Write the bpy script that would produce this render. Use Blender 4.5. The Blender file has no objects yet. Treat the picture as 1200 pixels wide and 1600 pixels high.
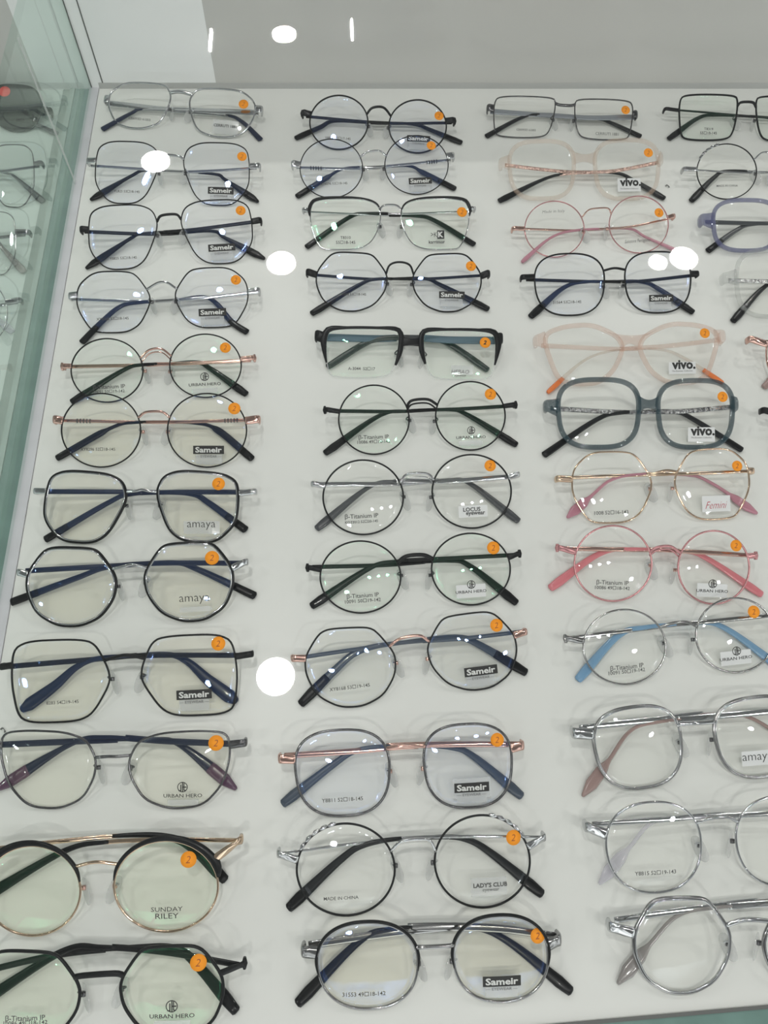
import bpy, math, random
from mathutils import Vector, Matrix
random.seed(7)
S = bpy.context.scene
COL = S.collection

# ------------------------------------------------------------------ camera
F = 1202.0                       # focal length in pixels of the 1200x1600 frame
CAM_H = 0.470                    # camera height above the display deck
yd = Vector((-133.0, 2486.0, -F)).normalized()
nn = Vector((0.0, F, 662.0))
xd = nn.cross(yd).normalized()
if xd.x < 0: xd = -xd
zd = xd.cross(yd).normalized()
# columns: camera axes written in world coordinates
CX = Vector((xd.x, yd.x, zd.x)); CY = Vector((xd.y, yd.y, zd.y)); CZ = Vector((xd.z, yd.z, zd.z))
cam = bpy.data.objects.new('camera', bpy.data.cameras.new('camera'))
COL.objects.link(cam)
cam.matrix_world = Matrix(((CX.x, CY.x, CZ.x, 0), (CX.y, CY.y, CZ.y, 0), (CX.z, CY.z, CZ.z, CAM_H), (0, 0, 0, 1)))
cam.data.sensor_fit = 'VERTICAL'; cam.data.sensor_height = 32.0; cam.data.lens = F / 1600 * 32.0
cam.data.clip_start = 0.01
S.camera = cam
CAMP = Vector((0, 0, CAM_H))
S.view_settings.view_transform = 'Standard'
S.view_settings.look = 'None'
S.view_settings.gamma = 1
S.view_settings.exposure = 0.06
S.view_settings.use_curve_mapping = False
S.cycles.transparent_max_bounces = 32
# ------------------------------------------------------------------ world
WORLD = (0.80, 0.83, 0.82); WORLD_S = 0.60
LAMP_E = 198.0
w = bpy.data.worlds.new('room light'); S.world = w; w.use_nodes = True
wt = w.node_tree; bg = wt.nodes['Background']
bg.inputs[0].default_value = (*WORLD, 1)
# added surround light: bright at -y for the walls, dim ahead, patchy for metal
tc = wt.nodes.new('ShaderNodeTexCoord'); sx = wt.nodes.new('ShaderNodeSeparateXYZ'); mr = wt.nodes.new('ShaderNodeMapRange')
mr.inputs['From Min'].default_value = -1; mr.inputs['From Max'].default_value = .6; mr.inputs['To Min'].default_value = WORLD_S * 2.5; mr.inputs['To Max'].default_value = WORLD_S * .30
nz = wt.nodes.new('ShaderNodeTexNoise'); nz.inputs['Scale'].default_value = 3.5; nz.inputs['Detail'].default_value = 3
m2 = wt.nodes.new('ShaderNodeMapRange'); m2.inputs['From Min'].default_value = .38; m2.inputs['From Max'].default_value = .62; m2.inputs['To Min'].default_value = .25; m2.inputs['To Max'].default_value = 1.75
mu = wt.nodes.new('ShaderNodeMath'); mu.operation = 'MULTIPLY'
L_ = wt.links.new
L_(tc.outputs['Generated'], sx.inputs[0]); L_(sx.outputs['Y'], mr.inputs['Value']); L_(tc.outputs['Generated'], nz.inputs['Vector']); L_(nz.outputs['Fac'], m2.inputs['Value'])
L_(mr.outputs[0], mu.inputs[0]); L_(m2.outputs[0], mu.inputs[1]); L_(mu.outputs[0], bg.inputs[1])

def ray(px, py):
    return (CX * (px - 600) + CY * (800 - py) - CZ * F).normalized()
def P(px, py, z):
    d = ray(px, py); t = (z - CAM_H) / d.z
    return CAMP + d * t

# ------------------------------------------------------------------ materials
MATS = {}
def principled(name, col, rough=0.4, metal=0.0, alpha=1.0, coat=0.0, ior=1.5, noise=None):
    m = bpy.data.materials.new(name); m.use_nodes = True; nt = m.node_tree
    b = nt.nodes['Principled BSDF']
    b.inputs['Base Color'].default_value = (*col, 1); b.inputs['Roughness'].default_value = rough
    b.inputs['Metallic'].default_value = metal; b.inputs['Alpha'].default_value = alpha
    b.inputs['Coat Weight'].default_value = coat; b.inputs['IOR'].default_value = ior
    if coat: b.inputs['Coat Roughness'].default_value = 0.03
    if noise:
        sc, amt = noise
        tc = nt.nodes.new('ShaderNodeTexCoord'); n = nt.nodes.new('ShaderNodeTexNoise'); n.inputs['Scale'].default_value = sc
        n.inputs['Detail'].default_value = 6
        mx = nt.nodes.new('ShaderNodeMix'); mx.data_type = 'RGBA'
        mx.inputs[6].default_value = (*[c * (1 - amt) for c in col], 1); mx.inputs[7].default_value = (*[min(1, c * (1 + amt)) for c in col], 1)
        nt.links.new(tc.outputs['Object'], n.inputs['Vector']); nt.links.new(n.outputs['Fac'], mx.inputs[0]); nt.links.new(mx.outputs[2], b.inputs['Base Color'])
    MATS[name] = m; return m
def sheet(name, tint, refl, ior=1.5, boost=1.0, rough=0.0):
    """clear sheet: transparent where looked through, mirror-like by Fresnel"""
    m = bpy.data.materials.new(name); m.use_nodes = True; nt = m.node_tree
    for n in list(nt.nodes): nt.nodes.remove(n)
    o = nt.nodes.new('ShaderNodeOutputMaterial'); t = nt.nodes.new('ShaderNodeBsdfTransparent'); g = nt.nodes.new('ShaderNodeBsdfGlossy')
    t.inputs[0].default_value = (*tint, 1); g.inputs[0].default_value = (*refl, 1); g.inputs['Roughness'].default_value = rough
    lw = nt.nodes.new('ShaderNodeLayerWeight'); lw.inputs[0].default_value = 0.5
    # Schlick-like curve from the facing term works the same from either side
    p = nt.nodes.new('ShaderNodeMath'); p.operation = 'POWER'; p.inputs[1].default_value = 5.0
    f0 = ((ior - 1) / (ior + 1)) ** 2 * boost
    ma = nt.nodes.new('ShaderNodeMath'); ma.operation = 'MULTIPLY_ADD'; ma.inputs[1].default_value = 1 - f0; ma.inputs[2].default_value = f0
    ma.use_clamp = True
    mx = nt.nodes.new('ShaderNodeMixShader')
    nt.links.new(lw.outputs['Facing'], p.inputs[0]); nt.links.new(p.outputs[0], ma.inputs[0]); nt.links.new(ma.outputs[0], mx.inputs[0])
    nt.links.new(t.outputs[0], mx.inputs[1]); nt.links.new(g.outputs[0], mx.inputs[2]); nt.links.new(mx.outputs[0], o.inputs[0])
    MATS[name] = m; return m
def coated(name, tint, refl, f):
    """lens with an anti-glare coating: clear, with a coloured mirror image of about the share f"""
    m = bpy.data.materials.new(name); m.use_nodes = True; nt = m.node_tree
    for n in list(nt.nodes): nt.nodes.remove(n)
    o = nt.nodes.new('ShaderNodeOutputMaterial'); t = nt.nodes.new('ShaderNodeBsdfTransparent'); g = nt.nodes.new('ShaderNodeBsdfGlossy')
    k = 1 - f * .25
    t.inputs[0].default_value = (*[c * k for c in tint], 1); g.inputs[0].default_value = (*[c * f for c in refl], 1); g.inputs['Roughness'].default_value = 0
    a = nt.nodes.new('ShaderNodeAddShader'); nt.links.new(t.outputs[0], a.inputs[0]); nt.links.new(g.outputs[0], a.inputs[1]); nt.links.new(a.outputs[0], o.inputs[0])
    MATS[name] = m; return m
def emit(name, col, s):
    m = bpy.data.materials.new(name); m.use_nodes = True; nt = m.node_tree
    for n in list(nt.nodes): nt.nodes.remove(n)
    o = nt.nodes.new('ShaderNodeOutputMaterial'); e = nt.nodes.new('ShaderNodeEmission')
    e.inputs[0].default_value = (*col, 1); e.inputs[1].default_value = s; nt.links.new(e.outputs[0], o.inputs[0])
    MATS[name] = m; return m
def glitter(name, col, dark):
    m = principled(name, col, 0.25, 0.9); nt = m.node_tree; b = nt.nodes['Principled BSDF']
    tc = nt.nodes.new('ShaderNodeTexCoord'); v = nt.nodes.new('ShaderNodeTexVoronoi'); v.inputs['Scale'].default_value = 1100
    r = nt.nodes.new('ShaderNodeValToRGB'); r.color_ramp.elements[0].color = (*dark, 1); r.color_ramp.elements[1].color = (*col, 1)
    r.color_ramp.elements[0].position = .25; r.color_ramp.elements[1].position = .6
    bp = nt.nodes.new('ShaderNodeBump'); bp.inputs['Strength'].default_value = .8; bp.inputs['Distance'].default_value = .0006
    nt.links.new(tc.outputs['Object'], v.inputs['Vector']); nt.links.new(v.outputs['Color'], r.inputs[0]); nt.links.new(r.outputs[0], b.inputs['Base Color'])
    nt.links.new(v.outputs['Distance'], bp.inputs['Height']); nt.links.new(bp.outputs[0], b.inputs['Normal'])
    return m
principled('black', (.006, .007, .008), .3, coat=.12, ior=1.32)
principled('blackmetal', (.012, .013, .014), .32, .2, ior=1.35)
principled('darkgrey', (.05, .055, .06), .3, coat=.4)
principled('gunmetal', (.14, .14, .145), .2, .9)
principled('silver', (.55, .56, .57), .10, 1.0)
principled('dullsilver', (.34, .34, .34), .16, 1.0)
principled('rose', (.66, .43, .37), .14, 1.0)
principled('gold', (.66, .50, .37), .14, 1.0)
principled('pinkmetal', (.55, .27, .28), .25, .7)
principled('navy', (.014, .022, .050), .3, coat=.15, ior=1.35)
principled('slate', (.05, .07, .10), .3, coat=.2)
principled('purple', (.10, .05, .09), .25, coat=.5)
principled('bluegrey', (.10, .15, .20), .45, .3)
principled('palegrey', (.27, .29, .32), .3, .3)
principled('camo', (.03, .035, .038), .3, coat=.4, noise=(300, .9))
principled('pinktip', (.72, .22, .25), .3, alpha=.88, coat=.5)
principled('mauvetip', (.56, .25, .32), .25, alpha=.78, coat=.5)
principled('paleclear', (.62, .60, .68), .08, alpha=.38, coat=1)
principled('browntip', (.36, .25, .23), .2, alpha=.9, coat=.6)
principled('greytip', (.30, .28, .27), .15, alpha=.85, coat=.8)
principled('bluetip', (.20, .38, .58), .25, alpha=.85, coat=.5)
principled('orangetip', (.85, .22, .05), .3, alpha=.9, coat=.4)
principled('champagne', (.62, .47, .36), .06, alpha=.22, coat=1)
principled('peach', (.66, .40, .29), .06, alpha=.23, coat=1)
principled('teal', (.022, .060, .078), .08, alpha=.60, coat=1)
principled('violet', (.12, .13, .27), .1, alpha=.55, coat=1)
principled('clear', (.42, .44, .42), .06, alpha=.22, coat=1)
principled('padplastic', (.66, .67, .66), .08, alpha=.36, coat=1)
glitter('glitter_rose', (.85, .62, .55), (.35, .22, .18))
glitter('glitter_dark', (.55, .55, .56), (.06, .06, .065))
glitter('glitter_silver', (.9, .9, .9), (.25, .25, .25))
principled('sticker', (1.0, .34, .008), .6)
principled('redsticker', (.9, .05, .04), .6)
principled('ink', (.02, .02, .02), .6)
principled('greyink', (.07, .07, .07), .6)
principled('redink', (.45, .02, .05), .6)
principled('pen', (.35, .09, .02), .6)
principled('labelgrey', (.68, .69, .67), .5)
principled('tag', (.74, .75, .75), .4)
principled('cleartag', (.72, .74, .74), .15, alpha=.35, coat=.6)
TR_ = {'y': (.98, .972, .93), 'n': (.988, .988, .982), 'w': (.98, .978, .955)}
for k, tint in TR_.items():
    coated('lens_b' + k, tint, (.22, .40, 1.0), .068)
    coated('lens_g' + k, tint, (.15, .80, .42), .042)
    coated('lens_n' + k, tint, (.85, .92, 1.0), .03)
sheet('lens_sun', (.32, .33, .34), (1, 1, 1), 1.5, 1.0)

# ------------------------------------------------------------------ helpers
def mesh(name, V, Fc, mat, parent=None, smooth=True, loc=None):
    if loc is not None: V = [Vector(v) - loc for v in V]
    me = bpy.data.meshes.new(name); me.from_pydata([tuple(v) for v in V], [], Fc)
    if smooth: me.polygons.foreach_set('use_smooth', [True] * len(me.polygons))
    me.materials.append(MATS[mat]); me.update()
    o = bpy.data.objects.new(name, me); COL.objects.link(o)
    if parent: o.parent = parent
    return o
def box(name, a, b, mat, parent=None, loc=None):
    x0, y0, z0 = a; x1, y1, z1 = b
    V = [(x, y, z) for z in (z0, z1) for y in (y0, y1) for x in (x0, x1)]
    Fc = [(0, 2, 3, 1), (4, 5, 7, 6), (0, 1, 5, 4), (2, 6, 7, 3), (0, 4, 6, 2), (1, 3, 7, 5)]
    return mesh(name, V, Fc, mat, parent, False, loc)
def prism(name, pts, z0, z1, mat, parent=None, loc=None):
    n = len(pts); V = [(p[0], p[1], z0) for p in pts] + [(p[0], p[1], z1) for p in pts]
    Fc = [tuple(range(n))[::-1], tuple(range(n, 2 * n))] + [(i, (i + 1) % n, n + (i + 1) % n, n + i) for i in range(n)]
    return mesh(name, V, Fc, mat, parent, False, loc)
def struct(o): o['kind'] = 'structure'; return o
def catmull(pts, n):
    """n samples through pts by arc-length"""
    Q = [pts[0] * 2 - pts[1]] + list(pts) + [pts[-1] * 2 - pts[-2]]
    dense = []
    for i in range(1, len(Q) - 2):
        a, b, c, d = Q[i - 1:i + 3]
        for k in range(12):
            t = k / 12
            dense.append(.5 * ((2 * b) + (c - a) * t + (2 * a - 5 * b + 4 * c - d) * t * t + (3 * b - a - 3 * c + d) * t ** 3))
    dense.append(Vector(pts[-1]))
    L = [0]
    for i in range(1, len(dense)): L.append(L[-1] + (dense[i] - dense[i - 1]).length)
    out = []; j = 0
    for k in range(n):
        s = L[-1] * k / (n - 1)
        while j < len(L) - 2 and L[j + 1] < s: j += 1
        f = (s - L[j]) / max(1e-9, L[j + 1] - L[j]); out.append(dense[j].lerp(dense[j + 1], min(1, f)))
    return out
def chaikin(p, k=3, c=.25):
    if k == 2: k, c = 4, .205
    for _ in range(k):
        q = []
        for i in range(len(p)):
            a, b = p[i], p[(i + 1) % len(p)]
            q += [(a[0] * (1 - c) + b[0] * c, a[1] * (1 - c) + b[1] * c), (a[0] * c + b[0] * (1 - c), a[1] * c + b[1] * (1 - c))]
        p = q
    return p
def resample(p, n):
    p = p + [p[0]]; L = [0]
    for i in range(1, len(p)): L.append(L[-1] + math.dist(p[i], p[i - 1]))
    out = []; j = 0
    for k in range(n):
        s = L[-1] * k / n
        while L[j + 1] < s: j += 1
        f = (s - L[j]) / max(1e-9, L[j + 1] - L[j]); out.append((p[j][0] + (p[j + 1][0] - p[j][0]) * f, p[j][1] + (p[j + 1][1] - p[j][1]) * f))
    return out
def superell(n, taper=0.0, k=64):
    o = []
    for i in range(k):
        t = 2 * math.pi * i / k; c, s = math.cos(t), math.sin(t)
        x = math.copysign(abs(c) ** (2 / n), c); y = math.copysign(abs(s) ** (2 / n), s)
        o.append((x * (1 + taper * y), y))
    return o
# outlines of a lens on the wearer-facing right of the picture: nose side at -x, hinge side at +x, y up
SH = {
    'round': superell(2.0), 'panto': superell(2.25, .05), 'softsq': superell(3.0, .06),
    'rsq': superell(2.6, .07),
    'rect': chaikin([(-1, .8), (-.8, 1), (.75, 1), (1, .75), (.93, -.75), (.75, -1), (-.55, -1), (-.85, -.7)], 3),
    'trap': chaikin([(-1.0, .35), (-.75, 1), (.8, 1), (1, .7), (1, -.1), (.75, -.95), (.5, -1), (-.35, -1), (-.75, -.65)], 3),
    'sq': chaikin([(-.98, .25), (-.72, .92), (-.3, 1), (.6, 1), (.93, .82), (1, 0), (.9, -.85), (.6, -1), (-.3, -1), (-.62, -.82), (-1, -.1)], 2),
    'geo': chaikin([(-1, .3), (-.86, .8), (-.45, 1), (.55, 1), (.92, .8), (1, .3), (1, -.4), (.55, -1), (-.25, -1), (-.62, -.7)], 2),
    'hex': chaikin([(-1, .25), (-.62, .92), (-.25, 1), (.5, 1), (.95, .55), (1, -.15), (.62, -.92), (.3, -1), (-.35, -1), (-.72, -.75), (-1, -.1)], 2),
    'crown': chaikin([(-1, .22), (-.62, .86), (-.42, .96), (.38, 1), (.62, .9), (.98, .35), (1, -.1), (.8, -.65), (.35, -.97), (-.15, -1), (-.62, -.78), (-.93, -.3)], 2),
    'cat': chaikin([(-1, .25), (-.8, .75), (-.35, .95), (.4, 1), (.95, .95), (1, .4), (.85, -.35), (.45, -.92), (-.2, -1), (-.7, -.75), (-.95, -.2)], 2),
    'wing': chaikin([(-1, .2), (-.82, .62), (-.2, 1), (.45, .95), (.92, .75), (1, .4), (.72, -.75), (.4, -1), (-.3, -1), (-.72, -.6)], 2),
    'avi': chaikin([(-1, .5), (-.8, .95), (-.2, 1), (.55, .95), (.98, .5), (1, -.1), (.72, -.8), (.3, -1), (-.2, -1), (-.7, -.75), (-.95, 0)], 2),
}
NS = 72
TILT = math.radians(21)

def tube(path, prof, nrm, closed=False):
    """sweep: prof(i,n)->(half width, half depth); nrm(i)->vector; superellipse section"""
    n = len(path); K = 10; V = []; Fc = []
    for i, p in enumerate(path):
        a = path[(i - 1) % n] if closed or i > 0 else p; b = path[(i + 1) % n] if closed or i < n - 1 else p
        t = (b - a).normalized(); N = nrm(i); Wd = t.cross(N).normalized(); N2 = Wd.cross(t).normalized()
        hw, hd = prof(i, n)
        for k in range(K):
            f = 2 * math.pi * k / K; c, s = math.cos(f), math.sin(f)
            e = .75
            V.append(p + Wd * hw * math.copysign(abs(c) ** e, c) + N2 * hd * math.copysign(abs(s) ** e, s))
    m = n if closed else n - 1
    for i in range(m):
        for k in range(K):
            a = i * K + k; b = i * K + (k + 1) % K; c = ((i + 1) % n) * K + (k + 1) % K; d = ((i + 1) % n) * K + k
            Fc.append((a, d, c, b))
    if not closed:
        Fc.append(tuple(range(K))); Fc.append(tuple(range((n - 1) * K, n * K))[::-1])
    return V, Fc
def lerp_prof(tab, t):
    for (t0, v0), (t1, v1) in zip(tab, tab[1:]):
        if t <= t1: return v0 + (v1 - v0) * (t - t0) / max(1e-9, t1 - t0)
    return tab[-1][1]
TXT = {}
def text_mesh(body, italic=0.0, bold=0.0):
    key = (body, italic, bold)
    if key not in TXT:
        c = bpy.data.curves.new('txt', 'FONT'); c.body = body; c.align_x = 'CENTER'; c.align_y = 'CENTER'; c.size = 1; c.shear = italic
        c.resolution_u = 2; c.offset = bold; c.space_line = .8
        o = bpy.data.objects.new('txt', c); COL.objects.link(o)
        dg = bpy.context.evaluated_depsgraph_get(); me = bpy.data.meshes.new_from_object(o.evaluated_get(dg))
        V = [v.co.copy() for v in me.vertices]; Fc = [tuple(p.vertices) for p in me.polygons]
        bpy.data.objects.remove(o); bpy.data.meshes.remove(me); bpy.data.curves.remove(c)
        x0, x1 = min(v.x for v in V), max(v.x for v in V); y0, y1 = min(v.y for v in V), max(v.y for v in V)
        V = [((v.x - (x0 + x1) / 2) / (x1 - x0), (v.y - (y0 + y1) / 2) / (x1 - x0)) for v in V]
        TXT[key] = (V, Fc)
    return TXT[key]

TIPS = {
    'plain':  [(0, 1.15), (.3, 1.7), (.72, 2.8), (.9, 3.4), (1, 2.7)],
    'slim':   [(0, .8), (.5, 1.2), (.85, 2.0), (.95, 2.1), (1, 1.5)],
    'paddle': [(0, 1.1), (.42, 1.5), (.48, 2.9), (.95, 3.0), (1, 2.7)],
    'straight': [(0, 1.6), (.4, 2.1), (.95, 2.9), (1, 2.8)],
    'flare':  [(0, 1.3), (.4, 2.0), (.8, 4.1), (.93, 4.6), (1, 2.4)],
    'hex':    [(0, 1.0), (.68, 1.3), (.76, 3.6), (.90, 3.9), (1, 1.2)],
    'leaf':   [(0, 1.1), (.5, 1.8), (.78, 3.7), (.9, 3.7), (1, 1.4)],
    'wide':   [(0, 2.2), (.4, 2.6), (.9, 3.2), (1, 2.8)],
    'drop':   [(0, 1.0), (.6, 1.1), (.85, 1.9), (.95, 2.2), (1, 1.5)],
}

class Lens: pass
def make_glasses(g):
    shape = g['shape']; rr = g.get('r', .65) * .001 * (1 if g.get('acet') else .8); rd = g.get('rd', rr * 1000) * .001
    HL, HR = g['H']; ang = math.atan2(-(HR[1] - HL[1]), HR[0] - HL[0]) * .9
    if 'rot' in g: ang = math.radians(g['rot'])
    bx = [g['L'], g['R']]
    bl = P((bx[0][0] + bx[0][1]) / 2, bx[0][3] - 1, rr + .0004); br = P((bx[1][0] + bx[1][1]) / 2, bx[1][3] - 1, rr + .0004)
    e1 = (br - bl).normalized(); fw = Vector((0, 0, 1)).cross(e1)
    tilt = g.get('tilt', None); tilt = TILT if tilt is None else math.radians(tilt)
    e2 = fw * math.cos(tilt) + Vector((0, 0, 1)) * math.sin(tilt); e3 = e1.cross(e2)
    O = (bl + br) / 2 + e2 * rr
    def pt(px, py, wv=0.0):
        d = ray(px, py); o = O + e3 * wv; t = (o - CAMP).dot(e3) / d.dot(e3); q = CAMP + d * t - o
        return Vector((q.dot(e1), q.dot(e2), wv))
    def W(q): return O + e1 * q[0] + e2 * q[1] + e3 * q[2]
    base = Vector((O.x, O.y, 0)) + fw * .02
    root = bpy.data.objects.new('eyeglasses', None); COL.objects.link(root); root.location = base; root.empty_display_size = .02
    root['label'] = g['label']; root['category'] = 'eyeglasses'; root['group'] = g['group']
    def part(name, V, Fc, mat, parent=root, smooth=True, label=None):
        o = mesh(name, V, Fc, mat, parent, smooth, base)
        if label: o['label'] = label
        return o
    mm = (pt(601, 0).x - pt(600, 0).x)
    lenses = []
    for side, b in enumerate(bx):
        tp = resample([(p[0] * (1 if side else -1), p[1]) for p in SH[shape]], NS)
        ca, sa = math.cos(ang), math.sin(ang)
        tp = [(x * ca - y * sa, x * sa + y * ca) for x, y in tp]
        x0, x1 = min(p[0] for p in tp), max(p[0] for p in tp); y0, y1 = min(p[1] for p in tp), max(p[1] for p in tp)
        cxp, cyp = (b[0] + b[1]) / 2, (b[2] + b[3]) / 2
        s = (pt(cxp + 1, cyp) - pt(cxp, cyp)).length; ins = rr / s
        X0, X1, Y0, Y1 = b[0] + ins, b[1] - ins, b[2] + ins, b[3] - ins
        q = [pt(X0 + (p[0] - x0) / (x1 - x0) * (X1 - X0), Y1 - (p[1] - y0) / (y1 - y0) * (Y1 - Y0)) for p in tp]
        if sum(q[i].x * q[(i + 1) % NS].y - q[(i + 1) % NS].x * q[i].y for i in range(NS)) < 0: q.reverse()
        l = Lens(); l.q = q; l.c = sum(q, Vector()) / NS; l.s = s
        l.pol = sorted((math.atan2(p.y - l.c.y, p.x - l.c.x), (p - l.c).length) for p in q); l.h = .0021
        def Rad(a, pol=l.pol):
            for i in range(len(pol)):
                if pol[i][0] >= a: break
            else: i = 0
            (a0, r0), (a1, r1) = pol[i - 1], pol[i]
            d = (a1 - a0) % (2 * math.pi); f = ((a - a0) % (2 * math.pi)) / max(d, 1e-6); return r0 + (r1 - r0) * min(1, max(0, f))
        def wl(u, v, l=l, Rad=Rad):
            dx, dy = u - l.c.x, v - l.c.y; d = math.hypot(dx, dy) / max(1e-6, Rad(math.atan2(dy, dx))); return l.h * max(0, 1 - d * d)
        l.w = wl; lenses.append(l)
        # rim(s)
        def rimtube(off, hw, hd, dw, sel=None, fac=None):
            path = []
            for i, p in enumerate(q):
                t = (q[(i + 1) % NS] - q[i - 1]).normalized(); n = Vector((t.y, -t.x, 0))
                path.append(W(p + n * off + Vector((0, 0, dw))))
            return tube(path, (lambda i, n: (hw * (fac(q[i], l) if fac else 1), hd)), lambda i: e3, True)
        fac = None
        if 'thick' in g:   # thicker top: (amount)
            k = g['thick']
            def fac(p, l, k=k):
                t = (p.y - l.c.y) / .02; return 1 + k * max(0, min(1, t * .8 + .35))
        V, Fc = rimtube(0, rr, rd, 0, fac=fac); rim = part('rim', V, Fc, g['rim'])
        if g.get('lining'):
            V, Fc = rimtube(-rr * .85, rr * .45, rd * .6, rd * .75); part('rim_lining', V, Fc, g['lining'], rim, label='bright metal inner edge')
        if g.get('brow'):
            mat_, bw, frac = g['brow'][:3]; tdir = 1 if side else -1
            idx = [i for i in range(NS) if (q[i].y - l.c.y) > frac * max(p.y - l.c.y for p in q)]
            st = next(i for i in idx if (i - 1) % NS not in idx); run = []
            j = st
            while j in idx: run.append(j); j = (j + 1) % NS
            n0 = len(run); mode = g['brow'][3] if len(g['brow']) > 3 else 0
            def wid(i, side=side, mode=mode, n0=n0):
                t = i / (n0 - 1); t = 1 - t if side else t    # t=1 at the hinge side
                if mode == 'half': return bw * .001 * lerp_prof([(0, .35), (.12, .8), (.26, .85), (.42, .38), (.62, .42), (.72, .9), (.80, 1.0), (1, .25)], t)
                t2 = t if mode else .5
                return bw * .001 * (.35 + .75 * t2 ** 1.5) * min(1, 8 * min(i, n0 - 1 - i) / n0 + .35)
            path = []
            for k, i in enumerate(run):
                t = (q[(i + 1) % NS] - q[i - 1]).normalized(); n = Vector((t.y, -t.x, 0)); path.append(W(q[i] + n * (wid(k) * .9) + Vector((0, 0, .0004))))
            def pf(i, n, wid=wid): return (wid(i), .0011)
            V, Fc = tube(path, pf, lambda i: e3); part('brow_bar', V, Fc, mat_, rim, label='dark brow bar over the wire rim')
        if g.get('studs'):
            V = []; Fc = []; tg = math.radians(52 if side else 128)
            for m_ in range(-2, 3):
                aa = tg + m_ * math.radians(11); R_ = Rad(aa); cc = l.c + Vector((math.cos(aa), math.sin(aa), 0)) * (R_ + .0005); tv = Vector((-math.sin(aa), math.cos(aa), 0))
                v, f = tube([W(cc + tv * x) for x in (-.0022, -.0011, 0, .0011, .0022)], lambda i, n: ((.0005, .0009, .0013, .0009, .0005)[i], .0009), lambda i: e3); o_ = len(V); V += v; Fc += [tuple(x + o_ for x in ff) for ff in f]
            part('rim_studs', V, Fc, 'silver', rim, label='wavy silver studs on the upper rim')
        # lens
        RN = 7; V = []; Fc = []
        for layer in (0, 1):
            V.append(W(l.c + Vector((0, 0, l.h - layer * .0012))))
            for k in range(1, RN + 1):
                d = k / RN
                for p in q:
                    z = l.h * (1 - d * d) - layer * .0012; V.append(W(l.c + (p - l.c) * d * .992 + Vector((0, 0, z))))
        M = 1 + RN * NS
        for layer in (0, 1):
            o = layer * M
            for i in range(NS):
                t = (o, o + 1 + i, o + 1 + (i + 1) % NS); Fc.append(t if not layer else t[::-1])
                for k in range(RN - 1):
                    a = o + 1 + k * NS + i; b = o + 1 + k * NS + (i + 1) % NS; t = (a, a + NS, b + NS, b); Fc.append(t if not layer else t[::-1])
        for i in range(NS):
            a = 1 + (RN - 1) * NS + i; b = 1 + (RN - 1) * NS + (i + 1) % NS; Fc.append((a, a + M, b + M, b))
        part('lens', V, Fc, 'lens_sun' if g.get('lens') == 'SUN' else 'lens_' + g.get('lens', 'bw'))
    # bridge
    bw = g.get('bw', .8) * .001; bp = [pt(x, y, .0012 if 0 < i < len(g['B']) - 1 else 0) for i, (x, y) in enumerate(g['B'])]
    bp[0] = min(lenses[0].q, key=lambda p: (p - bp[0]).length).copy(); bp[-1] = min(lenses[1].q, key=lambda p: (p - bp[-1]).length).copy()
    if len(bp) == 2: bp.insert(1, (bp[0] + bp[1]) / 2 + Vector((0, 0, .001)))
    if g.get('acet') or g.get('slabbridge'):
        # solid saddle between the rims
        vc = bp[len(bp) // 2].y; half = g.get('saddle', 6.5) * .001; up = half * 1.0; dn = half * 1.6; NJ = 10; NI = 15; V = []; Fc = []
        vtop = (bp[0].y + bp[-1].y) / 2
        def nasal(l, v, sg): return min((p for p in l.q if (p.x - l.c.x) * sg < 0), key=lambda p: abs(p.y - v))
        mid = bp[len(bp) // 2]; hm = g.get('waist', 2.9) * .001
        for j in range(NJ + 1):
            f = j / NJ; v = vtop + up - (up + dn) * f
            pl = nasal(lenses[0], v, -1); pr = nasal(lenses[1], v, 1); vm = mid.y + hm - 2 * hm * f
            for i in range(NI + 1):
                t = i / NI; k = math.sin(math.pi * t) ** .7; x = pl.x + (pr.x - pl.x) * t; y = (pl.y + (pr.y - pl.y) * t) * (1 - k) + vm * k
                V.append((x, y, .0008 * k + rd * (.95 - .5 * (2 * f - 1) ** 4)))
        n = len(V); V += [(x, y, -rd * .9) for x, y, z in V]; V = [W(Vector(v)) for v in V]; M = NI + 1
        for j in range(NJ):
            for i in range(NI):
                a0 = j * M + i; Fc.append((a0, a0 + M, a0 + M + 1, a0 + 1)); Fc.append((n + a0, n + a0 + 1, n + a0 + M + 1, n + a0 + M))
        for i in range(NI):
            Fc.append((i, i + 1, n + i + 1, n + i)); e = NJ * M + i; Fc.append((e, n + e, n + e + 1, e + 1))
        part('bridge', V, Fc, g.get('bmat', g['rim']))
    else:
        path = catmull([W(p) for p in bp], 17)
        V, Fc = tube(path, lambda i, n: (bw, g.get('bd', bw * 900) * .001), lambda i: e3)
        part('bridge', V, Fc, g.get('bmat', g['rim']))
    if g.get('bridge2'):
        dy = g['bridge2']; bp2 = [p + Vector((0, -dy * .001 * (1 if 0 < i < len(bp) - 1 else 1.3), -.001)) for i, p in enumerate(bp)]
        path = catmull([W(p) for p in bp2], 15); V, Fc = tube(path, lambda i, n: (bw * .6, bw * .6), lambda i: e3); part('bridge_wire', V, Fc, g.get('bmat', g['rim']))
    # end pieces
    em = g.get('emat', g.get('bmat', g['rim'])); ew = g.get('ew', 1.5) * .00118; back = .0055
    hz = []
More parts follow.
